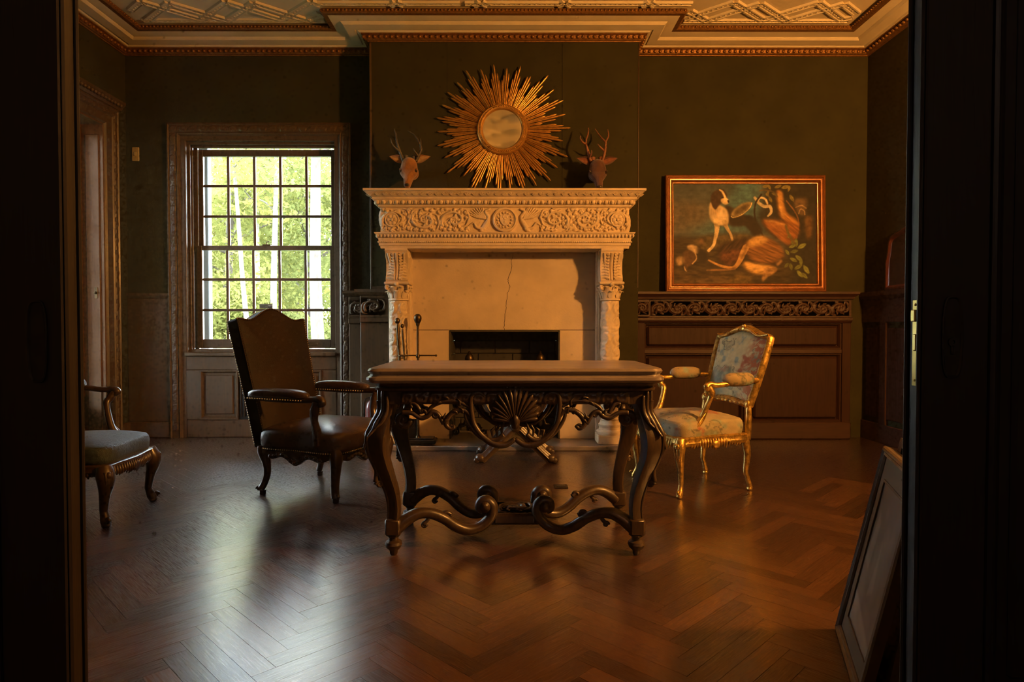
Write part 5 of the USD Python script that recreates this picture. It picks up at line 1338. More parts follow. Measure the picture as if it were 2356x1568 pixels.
# gilt armchair: feet seen at (1.056, 3.985), (1.541, 4.133), (1.352, 4.584)
fauteuil('gilt_armchair', (1.205, 4.27, 0), math.atan2(-0.292, -0.957) - PI / 2, 'carved gilt open armchair upholstered in pale floral tapestry, right of the table', GILT, GILT, 0.56, 0.48, 0.51, 0.50, 1.055, 0.16, 0.725, 0.33, TAPESTRY, tap=1)
fauteuil('velvet_armchair', (-2.42, 3.59, 0), math.atan2(0.085, 0.996) - PI / 2, 'dark wooden armchair with blue-green velvet seat, cut by the left door', CHAIRW, CHAIRW, 0.50, 0.46, 0.53, 0.455, 0.98, 0.14, 0.705, 0.31, VELVET, legr=1.25, pad_end=0.17)

# ---------------------------------------------------------------- high-backed leather armchair
hb = Thing('high_back_armchair', (-1.196, 4.169, 0), math.atan2(-0.367, 0.93) - PI / 2, 'tall brown leather armchair with nailhead trim and camel back, before the window', 'armchair')
W, D = 0.55, 0.54
for sx in (-1, 1):
    for sy in (-1, 1):
        x, y = sx * W / 2, sy * D / 2
        o = np.array([sx * 0.45, sy * 0.9])
        if sy > 0:
            pts = [(0.0, 0.31, 0.036), (0.012, 0.27, 0.040), (0.010, 0.22, 0.034), (0.0, 0.14, 0.028), (-0.004, 0.07, 0.025), (0.004, 0.03, 0.026)]
        else:
            pts = [(0.0, 0.31, 0.034), (0.000, 0.27, 0.036), (-0.018, 0.20, 0.027), (-0.022, 0.13, 0.023), (-0.004, 0.07, 0.021), (0.014, 0.04, 0.022)]
        q = spline(pts, 30)
        lp = hb.part('leg', [sweep([(x + o[0] * a, y + o[1] * a, z) for a, z, r in q], q[:, 2], 12, up=(o[0], o[1], 0)), lathe([(0.016, 0.0), (0.020, 0.004), (0.020, 0.018), (0.024, 0.030)], 14, (x + o[0] * 0.006, y + o[1] * 0.006, 0))], CHAIRW, 50)
        hb.part('scroll_toe', scroll_knob((x + o[0] * 0.030, y + o[1] * 0.030, 0.038), 0.022, (-o[1], o[0], 0)), CHAIRW, True, under=lp)
ol = rounded([(-W / 2 - 0.02, D / 2 + 0.02), (0, D / 2 + 0.045), (W / 2 + 0.02, D / 2 + 0.02), (W / 2 + 0.025, 0), (W / 2 + 0.01, -D / 2 - 0.01), (0, -D / 2 - 0.02), (-W / 2 - 0.01, -D / 2 - 0.01), (-W / 2 - 0.025, 0)], 8)
hb.part('seat', cushion(ol, 0.285, 0.125, 0.055, power=2.6), SEATLEATHER, True)
rl = []
for p, q_, nrm in (((-W / 2, D / 2), (W / 2, D / 2), (0, 1)), ((W / 2, -D / 2), (W / 2, D / 2), (1, 0)), ((-W / 2, -D / 2), (-W / 2, D / 2), (-1, 0)), ((-W / 2, -D / 2), (W / 2, -D / 2), (0, -1))):
    p, q_ = np.array(p), np.array(q_)
    tt = (q_ - p) / np.linalg.norm(q_ - p)
    ln = np.linalg.norm(q_ - p)
    s = np.linspace(0, ln, 41)
    low = 0.248 - 0.030 * np.exp(-((s / ln - 0.5) / 0.16) ** 2) + 0.012 * np.cos(s / ln * 6 * PI) + 0.02 * np.exp(-((s / ln - 0.5) / 0.5) ** 8) * 0
    poly = [(0, 0.292)] + [(a, b) for a, b in zip(s, low)] + [(ln, 0.292)]
    m = plate(Polygon(poly).buffer(0), 0.008, 0.030, basis((p[0], p[1], 0), (tt[0], tt[1], 0), (0, 0, 1), (nrm[0], nrm[1], 0)))
    orn = []
    for u in np.linspace(0.16, 0.84, 13):
        c = p + tt * ln * u + np.array(nrm) * 0.034
        zz = np.interp(u * ln, s, low) + 0.018
        orn.append(ellipsoid((c[0], c[1], zz), (0.014, 0.014, 0.012), 1))
        orn.append(sweep([(c[0] - tt[0] * 0.02, c[1] - tt[1] * 0.02, zz + 0.014), (c[0], c[1], zz + 0.010), (c[0] + tt[0] * 0.018, c[1] + tt[1] * 0.018, zz - 0.004)], [0.003, 0.007, 0.003], 6))
    rr_ = hb.part('seat_rail', m, CHAIRW, 40)
    hb.part('rail_carving', orn, CHAIRW, True, under=rr_, kind='stuff')
# tall camel back, raked
zb0, bh_ = 0.30, 0.86
rake = 0.205
bl = math.hypot(rake, bh_)
ey = np.array([0, -rake / bl, bh_ / bl]); ez = np.array([0, bh_ / bl, rake / bl])
BMx = basis((0, -D / 2 - 0.015, zb0), (1, 0, 0), ey, ez)
wb, wt = 0.285, 0.315
q = [(-wb, 0.0), (-wb - 0.005, bl * 0.3), (-wt, bl * 0.925)]
crest = [(x_, bl * (0.925 + 0.075 * (0.5 + 0.5 * math.cos(PI * min(1, abs(x_) / 0.20))) ** 0.9 - 0.012 * math.exp(-((abs(x_) - 0.22) / 0.05) ** 2))) for x_ in np.linspace(-wt, wt, 41)]
outl = q[:2] + crest + [(wb + 0.005, bl * 0.3), (wb, 0.0)]
P = Polygon(outl)
Pi = [Polygon(P.buffer(-d, join_style=1)) for d in (0.0, 0.006, 0.016)]
n_ = 140


def resample(poly, n):
    r = poly.exterior; 
    c = np.array([0.0, bl * 0.5])
    pts = np.array([r.interpolate(k / n, normalized=True).coords[0] for k in range(n)])
    i = np.argmin(np.arctan2(pts[:, 1] - c[1], pts[:, 0] - c[0]))
    pts = np.roll(pts, -i, 0)
    return pts if poly.exterior.is_ccw else pts[::-1]


R = []
for poly, z in ((Pi[1], -0.050), (Pi[0], -0.040), (Pi[0], 0.030), (Pi[1], 0.042), (Pi[2], 0.048)):
    R.append([(p[0], p[1], z) for p in resample(poly, n_)])
base_r = resample(Pi[2], n_); c = base_r.mean(0)
for k in range(1, 7):
    s = 1 - k / 6 + 1e-4
    R.append([(*(c + (p - c) * s), 0.048 + 0.03 * (1 - s ** 2.5)) for p in base_r])
bk = loft(R); bk.apply_transform(BMx)
bp = hb.part('backrest', bk, LEATHER, 60)
edge = [p for p in resample(P, 400)]
edge = [p for p in along(np.array(edge + edge[:1]), 0.0155) if p[1] > 0.02]
nl = []
for z in (-0.043, 0.040):
    for p in edge:
        v = BMx @ np.array([p[0] * 0.995, p[1], z, 1]); nl.append(v[:3])
hb.part('nailhead_trim', bumps(nl, 0.0050, 1), NAIL, True, kind='stuff', under=bp, label='row of brass nailheads round the back')
pip = np.array([(BMx @ np.array([p[0], p[1], 0.040, 1]))[:3] for p in resample(P, 200)])
hb.part('piping', sweep(pip, 0.005, 6, closed=True), LEATHER, True, under=bp)
for s in (-1, 1):
    za = 0.635
    ya = -D / 2 - 0.015 - rake * (za - zb0) / bh_ + 0.03
    yf = -D / 2 + 0.43
    xa = s * (0.315)
    k = np.linspace(0, 1, 22)
    L_ = yf - 0.05 - ya
    rp_ = []
    pd = []
    for u, rr in zip(k, np.sqrt(np.clip(1 - (2 * np.abs(k - 0.5)) ** 6, 0.15, 1))):
        w, h = 0.042, 0.036
        ring = [(w * rr * math.copysign(abs(math.cos(a)) ** 0.7, math.cos(a)), h * rr * (0.85 if math.sin(a) > 0 else 0.75) * math.copysign(abs(math.sin(a)) ** 0.7, math.sin(a))) for a in np.linspace(0, 2 * PI, 20, endpoint=False)]
        pd.append([(xa + p_[0], ya + L_ * u, za + 0.008 * math.sin(u * PI) + p_[1]) for p_ in ring])
    ar_ = hb.part('arm', [sweep(spline([(xa, ya, za - 0.02), (xa, (ya + yf) / 2, za - 0.028), (xa, yf - 0.03, za - 0.022), (xa + s * 0.004, yf + 0.03, za - 0.012), (xa + s * 0.004, yf + 0.055, za - 0.034), (xa, yf + 0.03, za - 0.055)], 40), np.interp(np.arange(40), [0, 20, 28, 33, 39], [0.020, 0.020, 0.022, 0.024, 0.014]), 10), scroll_knob((xa, yf + 0.03, za - 0.034), 0.028, (1, 0, 0))], CHAIRW, True)
    hb.part('arm_pad', loft(pd), SEATLEATHER, True, under=ar_)
    ln_ = [(xa + e * 0.043, ya + 0.02 + (L_ - 0.04) * u, za - 0.024) for e in (-1, 1) for u in np.linspace(0, 1, 22)]
    hb.part('nailhead_trim', bumps(ln_, 0.0045, 1), NAIL, True, kind='stuff', under=ar_)
    pq = spline([(xa, yf + 0.01, za - 0.03), (xa, yf - 0.005, za - 0.09), (xa - s * 0.006, yf - 0.012, 0.49), (xa - s * 0.012, yf + 0.004, 0.41), (xa - s * 0.014, yf + 0.012, 0.335)], 30)
    hb.part('arm_post', [sweep(pq, np.interp(np.arange(30), [0, 6, 15, 29], [0.020, 0.029, 0.022, 0.034]), 12), sweep(np.array(pq[4:26]) + [s * 0.02, 0.006, 0], np.linspace(0.008, 0.012, 22), 8)], CHAIRW, True, under=ar_)
sn = [p for p in along(np.vstack([ol, ol[:1]]), 0.0155)]
hb.part('nailhead_trim', bumps([(p[0] * 1.008, p[1] * 1.008, 0.297) for p in sn], 0.0045, 1), NAIL, True, kind='stuff', label='row of brass nailheads along the seat')
# ---------------------------------------------------------------- sunburst mirror on the chimney breast
sc_ = at(1155.5, 297, BY - 0.05)
sb = Thing('sunburst_mirror', (sc_[0], BY, sc_[2]), label='round gilt sunburst mirror with long rays above the mantelpiece', cat='mirror')
sb.part('glass', lathe([(0.176, 0.045), (0.172, 0.050), (0.0005, 0.050)], 64, (0, 0, 0), 'y'), MIRROR, 20, label='round mirror glass')
rg = sb.part('ring', lathe([(0.170, 0.046), (0.173, 0.060), (0.182, 0.070), (0.192, 0.072), (0.198, 0.064), (0.204, 0.058), (0.214, 0.060), (0.222, 0.052), (0.226, 0.036), (0.226, 0.010), (0.170, 0.010)], 72, (0, 0, 0), 'y'), RAYGILT, 30)
sb.part('ring_flutes', bumps([(0.199 * math.cos(a), -0.064, 0.199 * math.sin(a)) for a in np.linspace(0, 2 * PI, 84, endpoint=False)], 0.0065, 1, (1, 0.8, 1)), RAYGILT, True, under=rg)
sb.part('back_disc', lathe([(0.25, 0.002), (0.25, 0.014), (0.001, 0.014)], 48, (0, 0, 0), 'y'), RAYGILT, None)
rr = random.Random(11)
NB = 30
ray_prof = [(-1, 0), (-0.55, 0.75), (0, 1.0), (0.55, 0.75), (1, 0), (0, -0.3)]
for b in range(NB):
    ab = 2 * PI * b / NB + 0.03
    long_ = 0.612 - 0.045 * (b % 2) + rr.uniform(-0.02, 0.018)
    for j, (da, dl) in enumerate(((-0.075, -0.17), (-0.042, -0.075), (0.0, 0.0), (0.042, -0.055), (0.078, -0.13))):
        a = ab + da; R1 = long_ + dl + rr.uniform(-0.03, 0.02)
        if math.sin(a) < -0.85:
            R1 = min(R1, 0.585)
        d = np.array([math.cos(a), 0, math.sin(a)])
        y0 = -0.020 - 0.006 * (2 - abs(j - 2)) - rr.uniform(0, 0.004)
        st_ = np.array([0.215, 0.30, R1 - 0.045, R1 - 0.018, R1])
        p = [d * s + np.array([0, y0 + 0.008 * (s - 0.2), 0]) for s in st_]
        m = sweep(p, [0.0045, 0.0060, 0.0092, 0.0082, 0.0012], prof=ray_prof, up=(0, -1, 0))
        sb.part('ray', m, RAYGILT, 25)

# ---------------------------------------------------------------- two stuffed roebuck heads
def deer_head(px, py, label, coat, horn, beams, turn=0.0, ear_m=None):
    c = at(px, py, 5.60)
    t = Thing('deer_head', (c[0], 5.60, c[2]), turn, label, 'mounted deer head', 'deer heads above the mantelpiece')
    # snout towards -y; origin between the ears
    J = {'poll': (0, 0.03, -0.01, 0.062), 'brow': (0, -0.030, -0.025, 0.066), 'eyeL': (-0.036, -0.050, -0.088, 0.042), 'eyeR': (0.036, -0.050, -0.088, 0.042), 'nasal': (0, -0.098, -0.150, 0.037), 'muzzle': (0, -0.128, -0.200, 0.031), 'nose': (0, -0.138, -0.220, 0.027), 'chin': (0, -0.105, -0.226, 0.020), 'jaw': (0, -0.030, -0.130, 0.042), 'nape': (0, 0.085, -0.030, 0.056), 'neck': (0, 0.13, -0.05, 0.058), 'mount': (0, 0.140, -0.055, 0.060)}
    bn = [('poll', 'brow', 'eyeL', 'eyeR'), ('eyeL', 'eyeR', 'nasal'), ('nasal', 'muzzle'), ('muzzle', 'nose', 'chin'), ('jaw', 'chin'), ('jaw', 'eyeL', 'eyeR'), ('poll', 'jaw', 'nape'), ('nape', 'neck', 'mount')]
    body = blob(J, bn, edge=0.010, smooth=10)
    v = body.vertices
    sock = np.array([[s * 0.066, -0.072, -0.084] for s in (-1, 1)])
    for s in sock:
        d = np.linalg.norm(v - s, axis=1)
        v -= np.sign(s[0]) * np.array([1.0, 0, 0]) * (0.010 * np.exp(-(d / 0.016) ** 2))[:, None]
    body.vertices = v
    hd = t.part('head', body, coat, True)
    for s in (-1, 1):
        e = np.array([s * 0.064, -0.070, -0.084])
        t.part('eye', ellipsoid(e, (0.013, 0.013, 0.013), 2), EYE_M, True, under=hd)
        lid = [e + np.array([s * (0.004 + 0.006 * math.sin(a)), -0.016 * math.cos(a), 0.006 + 0.010 * math.sin(a)]) for a in np.linspace(0, PI, 10)]
        t.part('eyelid', sweep(lid, 0.0045, 6), coat, True, under=hd)
        # cupped ear
        n = 16
        base = np.array([s * 0.052, 0.018, 0.022])
        tip = np.array([s * 0.175, 0.000, 0.060])
        ax = (tip - base); ln = np.linalg.norm(ax); ax /= ln
        side_ = np.cross(ax, [0, -1, 0]); side_ /= np.linalg.norm(side_)
        dep_ = np.cross(side_, ax)
        front_, rings = [], []
        for u in np.linspace(0, 1, n):
            w = 0.034 * math.sin(PI * min(1, 0.16 + 0.84 * u) ** 0.9) * (1 - 0.15 * u) + 0.002
            rings.append([base + ax * ln * u + side_ * w * q + dep_ * (0.026 * (q * q) * math.sin(PI * (0.15 + 0.8 * u)) - 0.012 * u) for q in np.linspace(-1, 1, 11)])
        Rg = np.array(rings)
        back_r = Rg - dep_ * 0.006
        loop = np.concatenate([Rg, back_r[:, ::-1]], 1)
        er = t.part('ear', loft(loop), coat, True, under=hd)
        fr_ = Rg[1:-1, 2:-2] + dep_ * 0.0025
        t.part('ear_lining', loft(np.concatenate([fr_, (fr_ - dep_ * 0.002)[:, ::-1]], 1)), ear_m or EARIN, True, under=hd)
    t.part('nose_pad', [ellipsoid((0, -0.160, -0.222), (0.021, 0.010, 0.014), 2)], NOSE_M, True, under=hd)
    t.part('antler_base', [lathe([(0.014, -0.03), (0.016, 0.0), (0.022, 0.004), (0.022, 0.014), (0.014, 0.02)], 14, (s * 0.034, 0.012, 0.052)) for s in (-1,)], horn, True)
    t.part('antler_base', [lathe([(0.014, -0.03), (0.016, 0.0), (0.022, 0.004), (0.022, 0.014), (0.014, 0.02)], 14, (s * 0.034, 0.012, 0.052)) for s in (1,)], horn, True)
    for beam, tines in beams:
        def pt(q):
            w = at(q[0], q[1], 5.60 + q[2])
            l_ = t.inv @ np.array([w[0], w[1], w[2], 1]); return l_[:3]
        b = spline([pt(q) for q in beam], 34)
        b[1:-1] += rng.normal(0, 0.0012, (32, 3))
        an = [sweep(b, np.linspace(0.0145, 0.0045, 34) * (1 + 0.10 * np.sin(np.arange(34) * 2.1)), 9)]
        for tn in tines:
            w = spline([pt(q) for q in tn], 16)
            an.append(sweep(w, np.linspace(0.0095, 0.003, 16), 8))
        t.part('antler', an, horn, True)
    return t


deer_head(942.5, 375, 'brown roebuck head with pale antlers, left of the sunburst mirror', FURB, HORNL,
          [([(929, 371, 0), (920, 348, -0.01), (913, 325, -0.02), (911, 308, -0.01), (907, 296, 0.01)], [[(920, 348, -0.01), (908, 338, -0.05), (902, 330, -0.07), (899, 318, -0.08)]]),
           ([(957, 371, 0), (964, 356, -0.01), (969, 342, -0.01), (964, 328, 0.0), (955, 312, 0.02), (938, 301, 0.03)], [[(968, 345, -0.01), (968, 332, -0.04), (968, 318, -0.05)], [(962, 358, -0.02), (956, 350, -0.05), (951, 341, -0.06)]])])
deer_head(1374, 379, 'darker reddish roebuck head with forked antlers, right of the sunburst mirror', FURD, HORNR,
          [([(1361, 373, 0), (1355, 356, -0.01), (1350, 338, -0.02), (1348, 326, -0.01), (1353, 308, 0.0), (1354, 294, 0.01)], [[(1348, 332, -0.02), (1340, 326, -0.05), (1335, 318, -0.07), (1336, 312, -0.08)], [(1357, 360, -0.02), (1361, 352, -0.05), (1361, 345, -0.06)]]),
           ([(1385, 374, 0), (1390, 356, -0.01), (1393, 338, -0.01), (1394, 326, -0.01), (1400, 312, 0.0), (1398, 298, 0.01)], [[(1393, 326, -0.01), (1384, 317, 0.02), (1377, 308, 0.03), (1369, 296, 0.03)], [(1389, 346, -0.02), (1381, 338, -0.05), (1375, 331, -0.06)]])], ear_m=simple('red_inner_ear', (0.20, 0.07, 0.035), 0.85, var=0.4, vscale=30))

# ---------------------------------------------------------------- hunting still life in its red-gold frame, leaning on the ledge
def in_poly(P, X, Y):
    P = np.asarray(P, float); inside = np.zeros(X.shape, bool); j = len(P) - 1
    for i in range(len(P)):
        if P[i, 1] != P[j, 1]:
            c = (P[i, 1] > Y) != (P[j, 1] > Y)
            inside ^= c & (X < (P[j, 0] - P[i, 0]) * (Y - P[i, 1]) / (P[j, 1] - P[i, 1]) + P[i, 0])
        j = i
    return inside


def smooth_poly(P):
    return rounded(P, 5)


lr0 = random.Random(9)
PX0, PX1, PY0, PY1 = 222.0, 1762.0, 192.0, 1288.0
NX, NY = 430, 306
gx, gy = np.meshgrid(np.linspace(PX0, PX1, NX), np.linspace(PY1, PY0, NY))     # rows from the bottom up
q3 = np.stack([gx / 90, gy / 90, gx * 0], -1)
N1, N2, N3 = meshkit.fbm(q3 * 0.7, 4, 1), meshkit.fbm(q3 * 2.4, 4, 5), meshkit.fbm(q3 * [1.0, 4.0, 1], 4, 9)
C = np.zeros((NY, NX, 3))


def aniso(angle, k=1.0):
    c, s_ = math.cos(angle), math.sin(angle)
    u, v = (gx * c + gy * s_) / 110 * k, (-gx * s_ + gy * c) / 16 * k
    return np.clip((meshkit.fbm(np.stack([u, v, 0 * u], -1), 3, 3) - 0.5) * 1.6 + 0.5, 0, 1)


def lay(col, mask, soft=1.0, k=1.0, tex=0.5, N=None):
    global C
    m = gaussian_filter(mask.astype(float), soft)[..., None] * k
    C = C * (1 - m) + np.array(col) * (1 - tex + 2 * tex * (N2 if N is None else N))[..., None] * m


def poly(col, P, soft=1.0, k=1.0, tex=0.45, sm=True, N=None):
    lay(col, in_poly(smooth_poly(P) if sm else P, gx, gy), soft, k, tex, N)


def stroke(col, pts, w, soft=0.8, k=1.0, tex=0.4):
    p = spline(pts, 40) if len(pts) > 1 else np.array(pts); ww = np.interp(np.linspace(0, 1, 40), np.linspace(0, 1, np.size(w)), np.atleast_1d(w))
    d, i = cKDTree(p).query(np.stack([gx.ravel(), gy.ravel()], 1))
    lay(col, (d < ww[i]).reshape(gx.shape), soft, k, tex)


C[:] = np.array([0.055, 0.048, 0.028])
lay((0.085, 0.115, 0.115), np.ones_like(gx), 1, 1, 0.5, N1)
poly((0.050, 0.125, 0.150), [(850, 190), (1150, 190), (1150, 700), (850, 760), (500, 760), (420, 640), (700, 560), (800, 380)], 14, 0.95)
poly((0.115, 0.088, 0.055), [(222, 380), (600, 400), (600, 620), (400, 690), (222, 730)], 16, 0.8)
poly((0.050, 0.060, 0.062), [(222, 192), (900, 192), (760, 330), (500, 360), (222, 330)], 14, 0.6)
poly((0.030, 0.024, 0.014), [(1250, 180), (1780, 180), (1780, 1300), (1380, 1300), (1400, 900), (1200, 700), (1100, 560), (1180, 420)], 12, 0.95)
poly((0.052, 0.036, 0.016), [(222, 800), (480, 770), (900, 740), (1180, 770), (1400, 900), (1400, 1300), (222, 1300)], 8, 1.0, 0.7, N=N3)
poly((0.110, 0.080, 0.030), [(500, 780), (900, 745), (1080, 780), (860, 860), (700, 900), (560, 930), (470, 860)], 5, 0.8, 0.7)
poly((0.130, 0.085, 0.022), [(800, 1290), (900, 1190), (1000, 1195), (1070, 1290)], 5, 0.8, 0.7)
poly((0.100, 0.060, 0.022), [(222, 1180), (600, 1160), (820, 1190), (780, 1300), (222, 1300)], 8, 0.7, 0.8, N=N3)
# standing hound
poly((0.050, 0.034, 0.020), [(780, 440), (900, 470), (1010, 560), (1020, 640), (880, 660), (800, 620)], 3)
poly((0.42, 0.33, 0.20), [(620, 400), (700, 420), (790, 470), (820, 560), (800, 640), (720, 650), (650, 620), (610, 540)], 2, 1, 0.25, N=aniso(1.5))
poly((0.24, 0.17, 0.09), [(700, 430), (740, 450), (700, 520), (650, 560), (640, 520)], 4, 0.6)
stroke((0.45, 0.35, 0.20), [(690, 600), (690, 700), (670, 800), (650, 870), (600, 925)], [34, 24, 17, 15, 16])
stroke((0.36, 0.27, 0.15), [(770, 610), (800, 680), (835, 740), (855, 810)], [26, 18, 13, 12])
poly((0.060, 0.032, 0.020), [(640, 300), (700, 258), (770, 260), (800, 320), (790, 380), (740, 400), (700, 450), (670, 470), (640, 430), (625, 370)], 1.6)
poly((0.48, 0.36, 0.21), [(735, 265), (765, 285), (790, 340), (815, 370), (810, 410), (775, 420), (735, 385), (740, 360), (770, 340)], 1.4)
stroke((0.50, 0.40, 0.25), [(722, 258), (752, 280), (778, 330)], [7, 8, 9])
poly((0.055, 0.028, 0.018), [(640, 330), (690, 330), (700, 400), (690, 460), (665, 470), (640, 420)], 1.5)
stroke((0.02, 0.014, 0.01), [(748, 340), (756, 342)], 7)
stroke((0.02, 0.014, 0.01), [(812, 378), (816, 392)], 9)
# horn, with its coil and bow
poly((0.030, 0.018, 0.010), [(830, 560), (1000, 540), (1080, 560), (1180, 700), (1100, 770), (980, 650), (850, 640)], 3)
poly((0.20, 0.155, 0.075), [(845, 540), (870, 480), (960, 410), (1065, 392), (1060, 440), (980, 520), (880, 565)], 2)
poly((0.075, 0.055, 0.028), [(870, 530), (900, 480), (980, 425), (1045, 410), (1010, 470), (920, 530)], 3, 0.85)
stroke((0.48, 0.38, 0.18), [(845, 550), (870, 562), (960, 530), (1040, 460), (1068, 400)], 4, 0.6)
stroke((0.34, 0.29, 0.20), [(1100, 345), (1140, 400), (1200, 440), (1260, 440), (1275, 500), (1240, 545)], [15, 17, 17, 17, 15, 10])
stroke((0.42, 0.35, 0.24), [(1130, 375), (1160, 345), (1210, 360), (1235, 410)], [10, 11, 11, 10])
stroke((0.03, 0.02, 0.012), [(1170, 310), (1110, 400), (1095, 520), (1120, 640), (1200, 790)], 10)
stroke((0.17, 0.075, 0.025), [(1440, 380), (1530, 500), (1570, 620), (1545, 790)], 7)
# hanging deer, red flank and lying stag
poly((0.30, 0.135, 0.028), [(1330, 280), (1390, 285), (1410, 420), (1450, 520), (1540, 580), (1570, 660), (1450, 640), (1370, 560), (1345, 440)], 3, 1, 0.32, N=aniso(0.7))
poly((0.36, 0.20, 0.055), [(1350, 300), (1385, 310), (1395, 440), (1430, 540), (1400, 560), (1365, 470)], 4, 0.7)
poly((0.20, 0.075, 0.018), [(1180, 590), (1300, 590), (1460, 600), (1560, 650), (1560, 760), (1460, 860), (1330, 780), (1230, 690)], 4, 1, 0.32, N=aniso(0.7))
poly((0.26, 0.11, 0.026), [(1200, 590), (1320, 610), (1460, 640), (1400, 690), (1280, 660)], 5, 0.8)
poly((0.050, 0.022, 0.010), [(700, 900), (820, 820), (1000, 790), (1100, 840), (1000, 980), (900, 1080), (740, 1060)], 5, 1, 0.6, N=aniso(-0.9))
poly((0.16, 0.055, 0.020), [(740, 960), (860, 920), (960, 950), (860, 1060), (760, 1060)], 6, 0.7, 0.8)
poly((0.175, 0.078, 0.022), [(1000, 860), (1080, 790), (1190, 770), (1330, 830), (1400, 920), (1390, 1010), (1280, 1070), (1100, 1060), (1010, 980)], 4, 1, 0.36, N=aniso(0.4))
poly((0.40, 0.24, 0.075), [(1010, 850), (1090, 785), (1180, 775), (1230, 810), (1160, 850), (1060, 880)], 5, 0.85)
stroke((0.34, 0.19, 0.065), [(1000, 890), (970, 950), (930, 1040), (870, 1110), (760, 1100), (680, 1070), (600, 1030)], [34, 34, 26, 19, 14, 12, 9])
stroke((0.21, 0.11, 0.04), [(880, 1120), (760, 1135), (580, 1138)], [12, 10, 7])
poly((0.36, 0.21, 0.065), [(970, 1050), (1100, 1060), (1240, 1080), (1330, 1120), (1290, 1160), (1200, 1190), (1080, 1180), (1000, 1130)], 3, 1, 0.32, N=aniso(-0.3))
poly((0.44, 0.28, 0.10), [(1010, 1070), (1120, 1080), (1200, 1110), (1110, 1150), (1030, 1120)], 5, 0.7)
poly((0.30, 0.17, 0.065), [(1210, 1110), (1330, 1120), (1300, 1170), (1230, 1210), (1180, 1250), (1175, 1210)], 2)
poly((0.22, 0.125, 0.06), [(1320, 1050), (1370, 1015), (1390, 1040), (1340, 1090)], 2)
# second hound, head down
poly((0.36, 0.26, 0.15), [(370, 880), (430, 862), (500, 900), (480, 960), (400, 930)], 2)
poly((0.105, 0.055, 0.025), [(320, 960), (380, 915), (450, 950), (470, 1010), (430, 1070), (380, 1100), (360, 1150), (335, 1120), (330, 1040)], 2)
stroke((0.40, 0.28, 0.16), [(455, 950), (470, 1010), (425, 1070)], 6)
poly((0.34, 0.23, 0.12), [(250, 1010), (320, 990), (330, 1060), (270, 1085)], 3, 0.9)
stroke((0.42, 0.30, 0.18), [(338, 1100), (350, 1140), (362, 1148)], 5)
poly((0.028, 0.02, 0.012), [(480, 870), (540, 920), (600, 1000), (540, 1060), (480, 1010)], 4, 0.9)
poly((0.20, 0.11, 0.05), [(500, 800), (530, 790), (548, 830), (520, 860)], 3, 0.8)
# stone urn and foliage
poly((0.12, 0.075, 0.035), [(1530, 370), (1650, 350), (1660, 430), (1620, 540), (1550, 500)], 4, 0.9)
stroke((0.24, 0.16, 0.09), [(1540, 450), (1600, 430), (1650, 460)], 6)
stroke((0.26, 0.18, 0.10), [(1570, 520), (1590, 470), (1630, 490), (1635, 530)], 5)
poly((0.13, 0.065, 0.02), [(1640, 560), (1710, 560), (1715, 740), (1670, 810), (1640, 720)], 4, 0.8)
# modelling strokes: dark undersides and outlines
for pts, w_ in (([(612, 540), (650, 622), (720, 655), (800, 640)], 7), ([(820, 560), (812, 470), (790, 430)], 6), ([(668, 640), (672, 720), (650, 800)], 5), ([(1000, 980), (1100, 1062), (1280, 1072), (1390, 1012)], 12), ([(1010, 860), (985, 940), (950, 1010)], 8), ([(970, 1055), (1005, 1135), (1090, 1186), (1200, 1195)], 9), ([(1335, 290), (1345, 440), (1372, 560), (1450, 645)], 9), ([(1180, 592), (1232, 694), (1330, 784)], 9), ([(1120, 600), (1060, 560), (1000, 545)], 12), ([(330, 960), (322, 1040), (338, 1115)], 8), ([(1230, 1140), (1300, 1120), (1340, 1125)], 6)):
    stroke((0.018, 0.012, 0.007), pts, w_, 3.0, 0.7)
for pts, w_ in (([(1352, 300), (1362, 420), (1395, 540)], 5), ([(1040, 815), (1110, 782), (1180, 776)], 6), ([(1215, 600), (1300, 605), (1420, 640)], 5), ([(640, 480), (700, 520), (690, 590)], 5), ([(1030, 1075), (1120, 1085), (1215, 1110)], 5), ([(1225, 1215), (1185, 1250), (1178, 1262)], 4), ([(1345, 1070), (1375, 1030)], 4)):
    stroke((0.46, 0.29, 0.11), pts, w_, 2.0, 0.6)
for k in range(70):       # tufts of ground
    x_, y_ = lr0.uniform(240, 1380), lr0.uniform(1140, 1285)
    stroke((0.12, 0.075, 0.03) if k % 2 else (0.03, 0.02, 0.01), [(x_, y_), (x_ + lr0.uniform(20, 60), y_ + lr0.uniform(-12, 8))], 4, 1.5, 0.5)
lr = random.Random(5)


def painted_leaf(x, y, r, a, col):
    P = [(x + r * 1.5 * math.cos(a) , y + r * 1.5 * math.sin(a)), (x + r * 0.6 * math.cos(a + 1.1), y + r * 0.6 * math.sin(a + 1.1)), (x - r * 0.9 * math.cos(a), y - r * 0.9 * math.sin(a)), (x + r * 0.6 * math.cos(a - 1.1), y + r * 0.6 * math.sin(a - 1.1))]
    poly(col, P, 0.9, 0.95, 0.4)
    stroke([c * 0.5 for c in col], [P[0], (x, y), P[2]], 2.5, 0.6, 0.6)


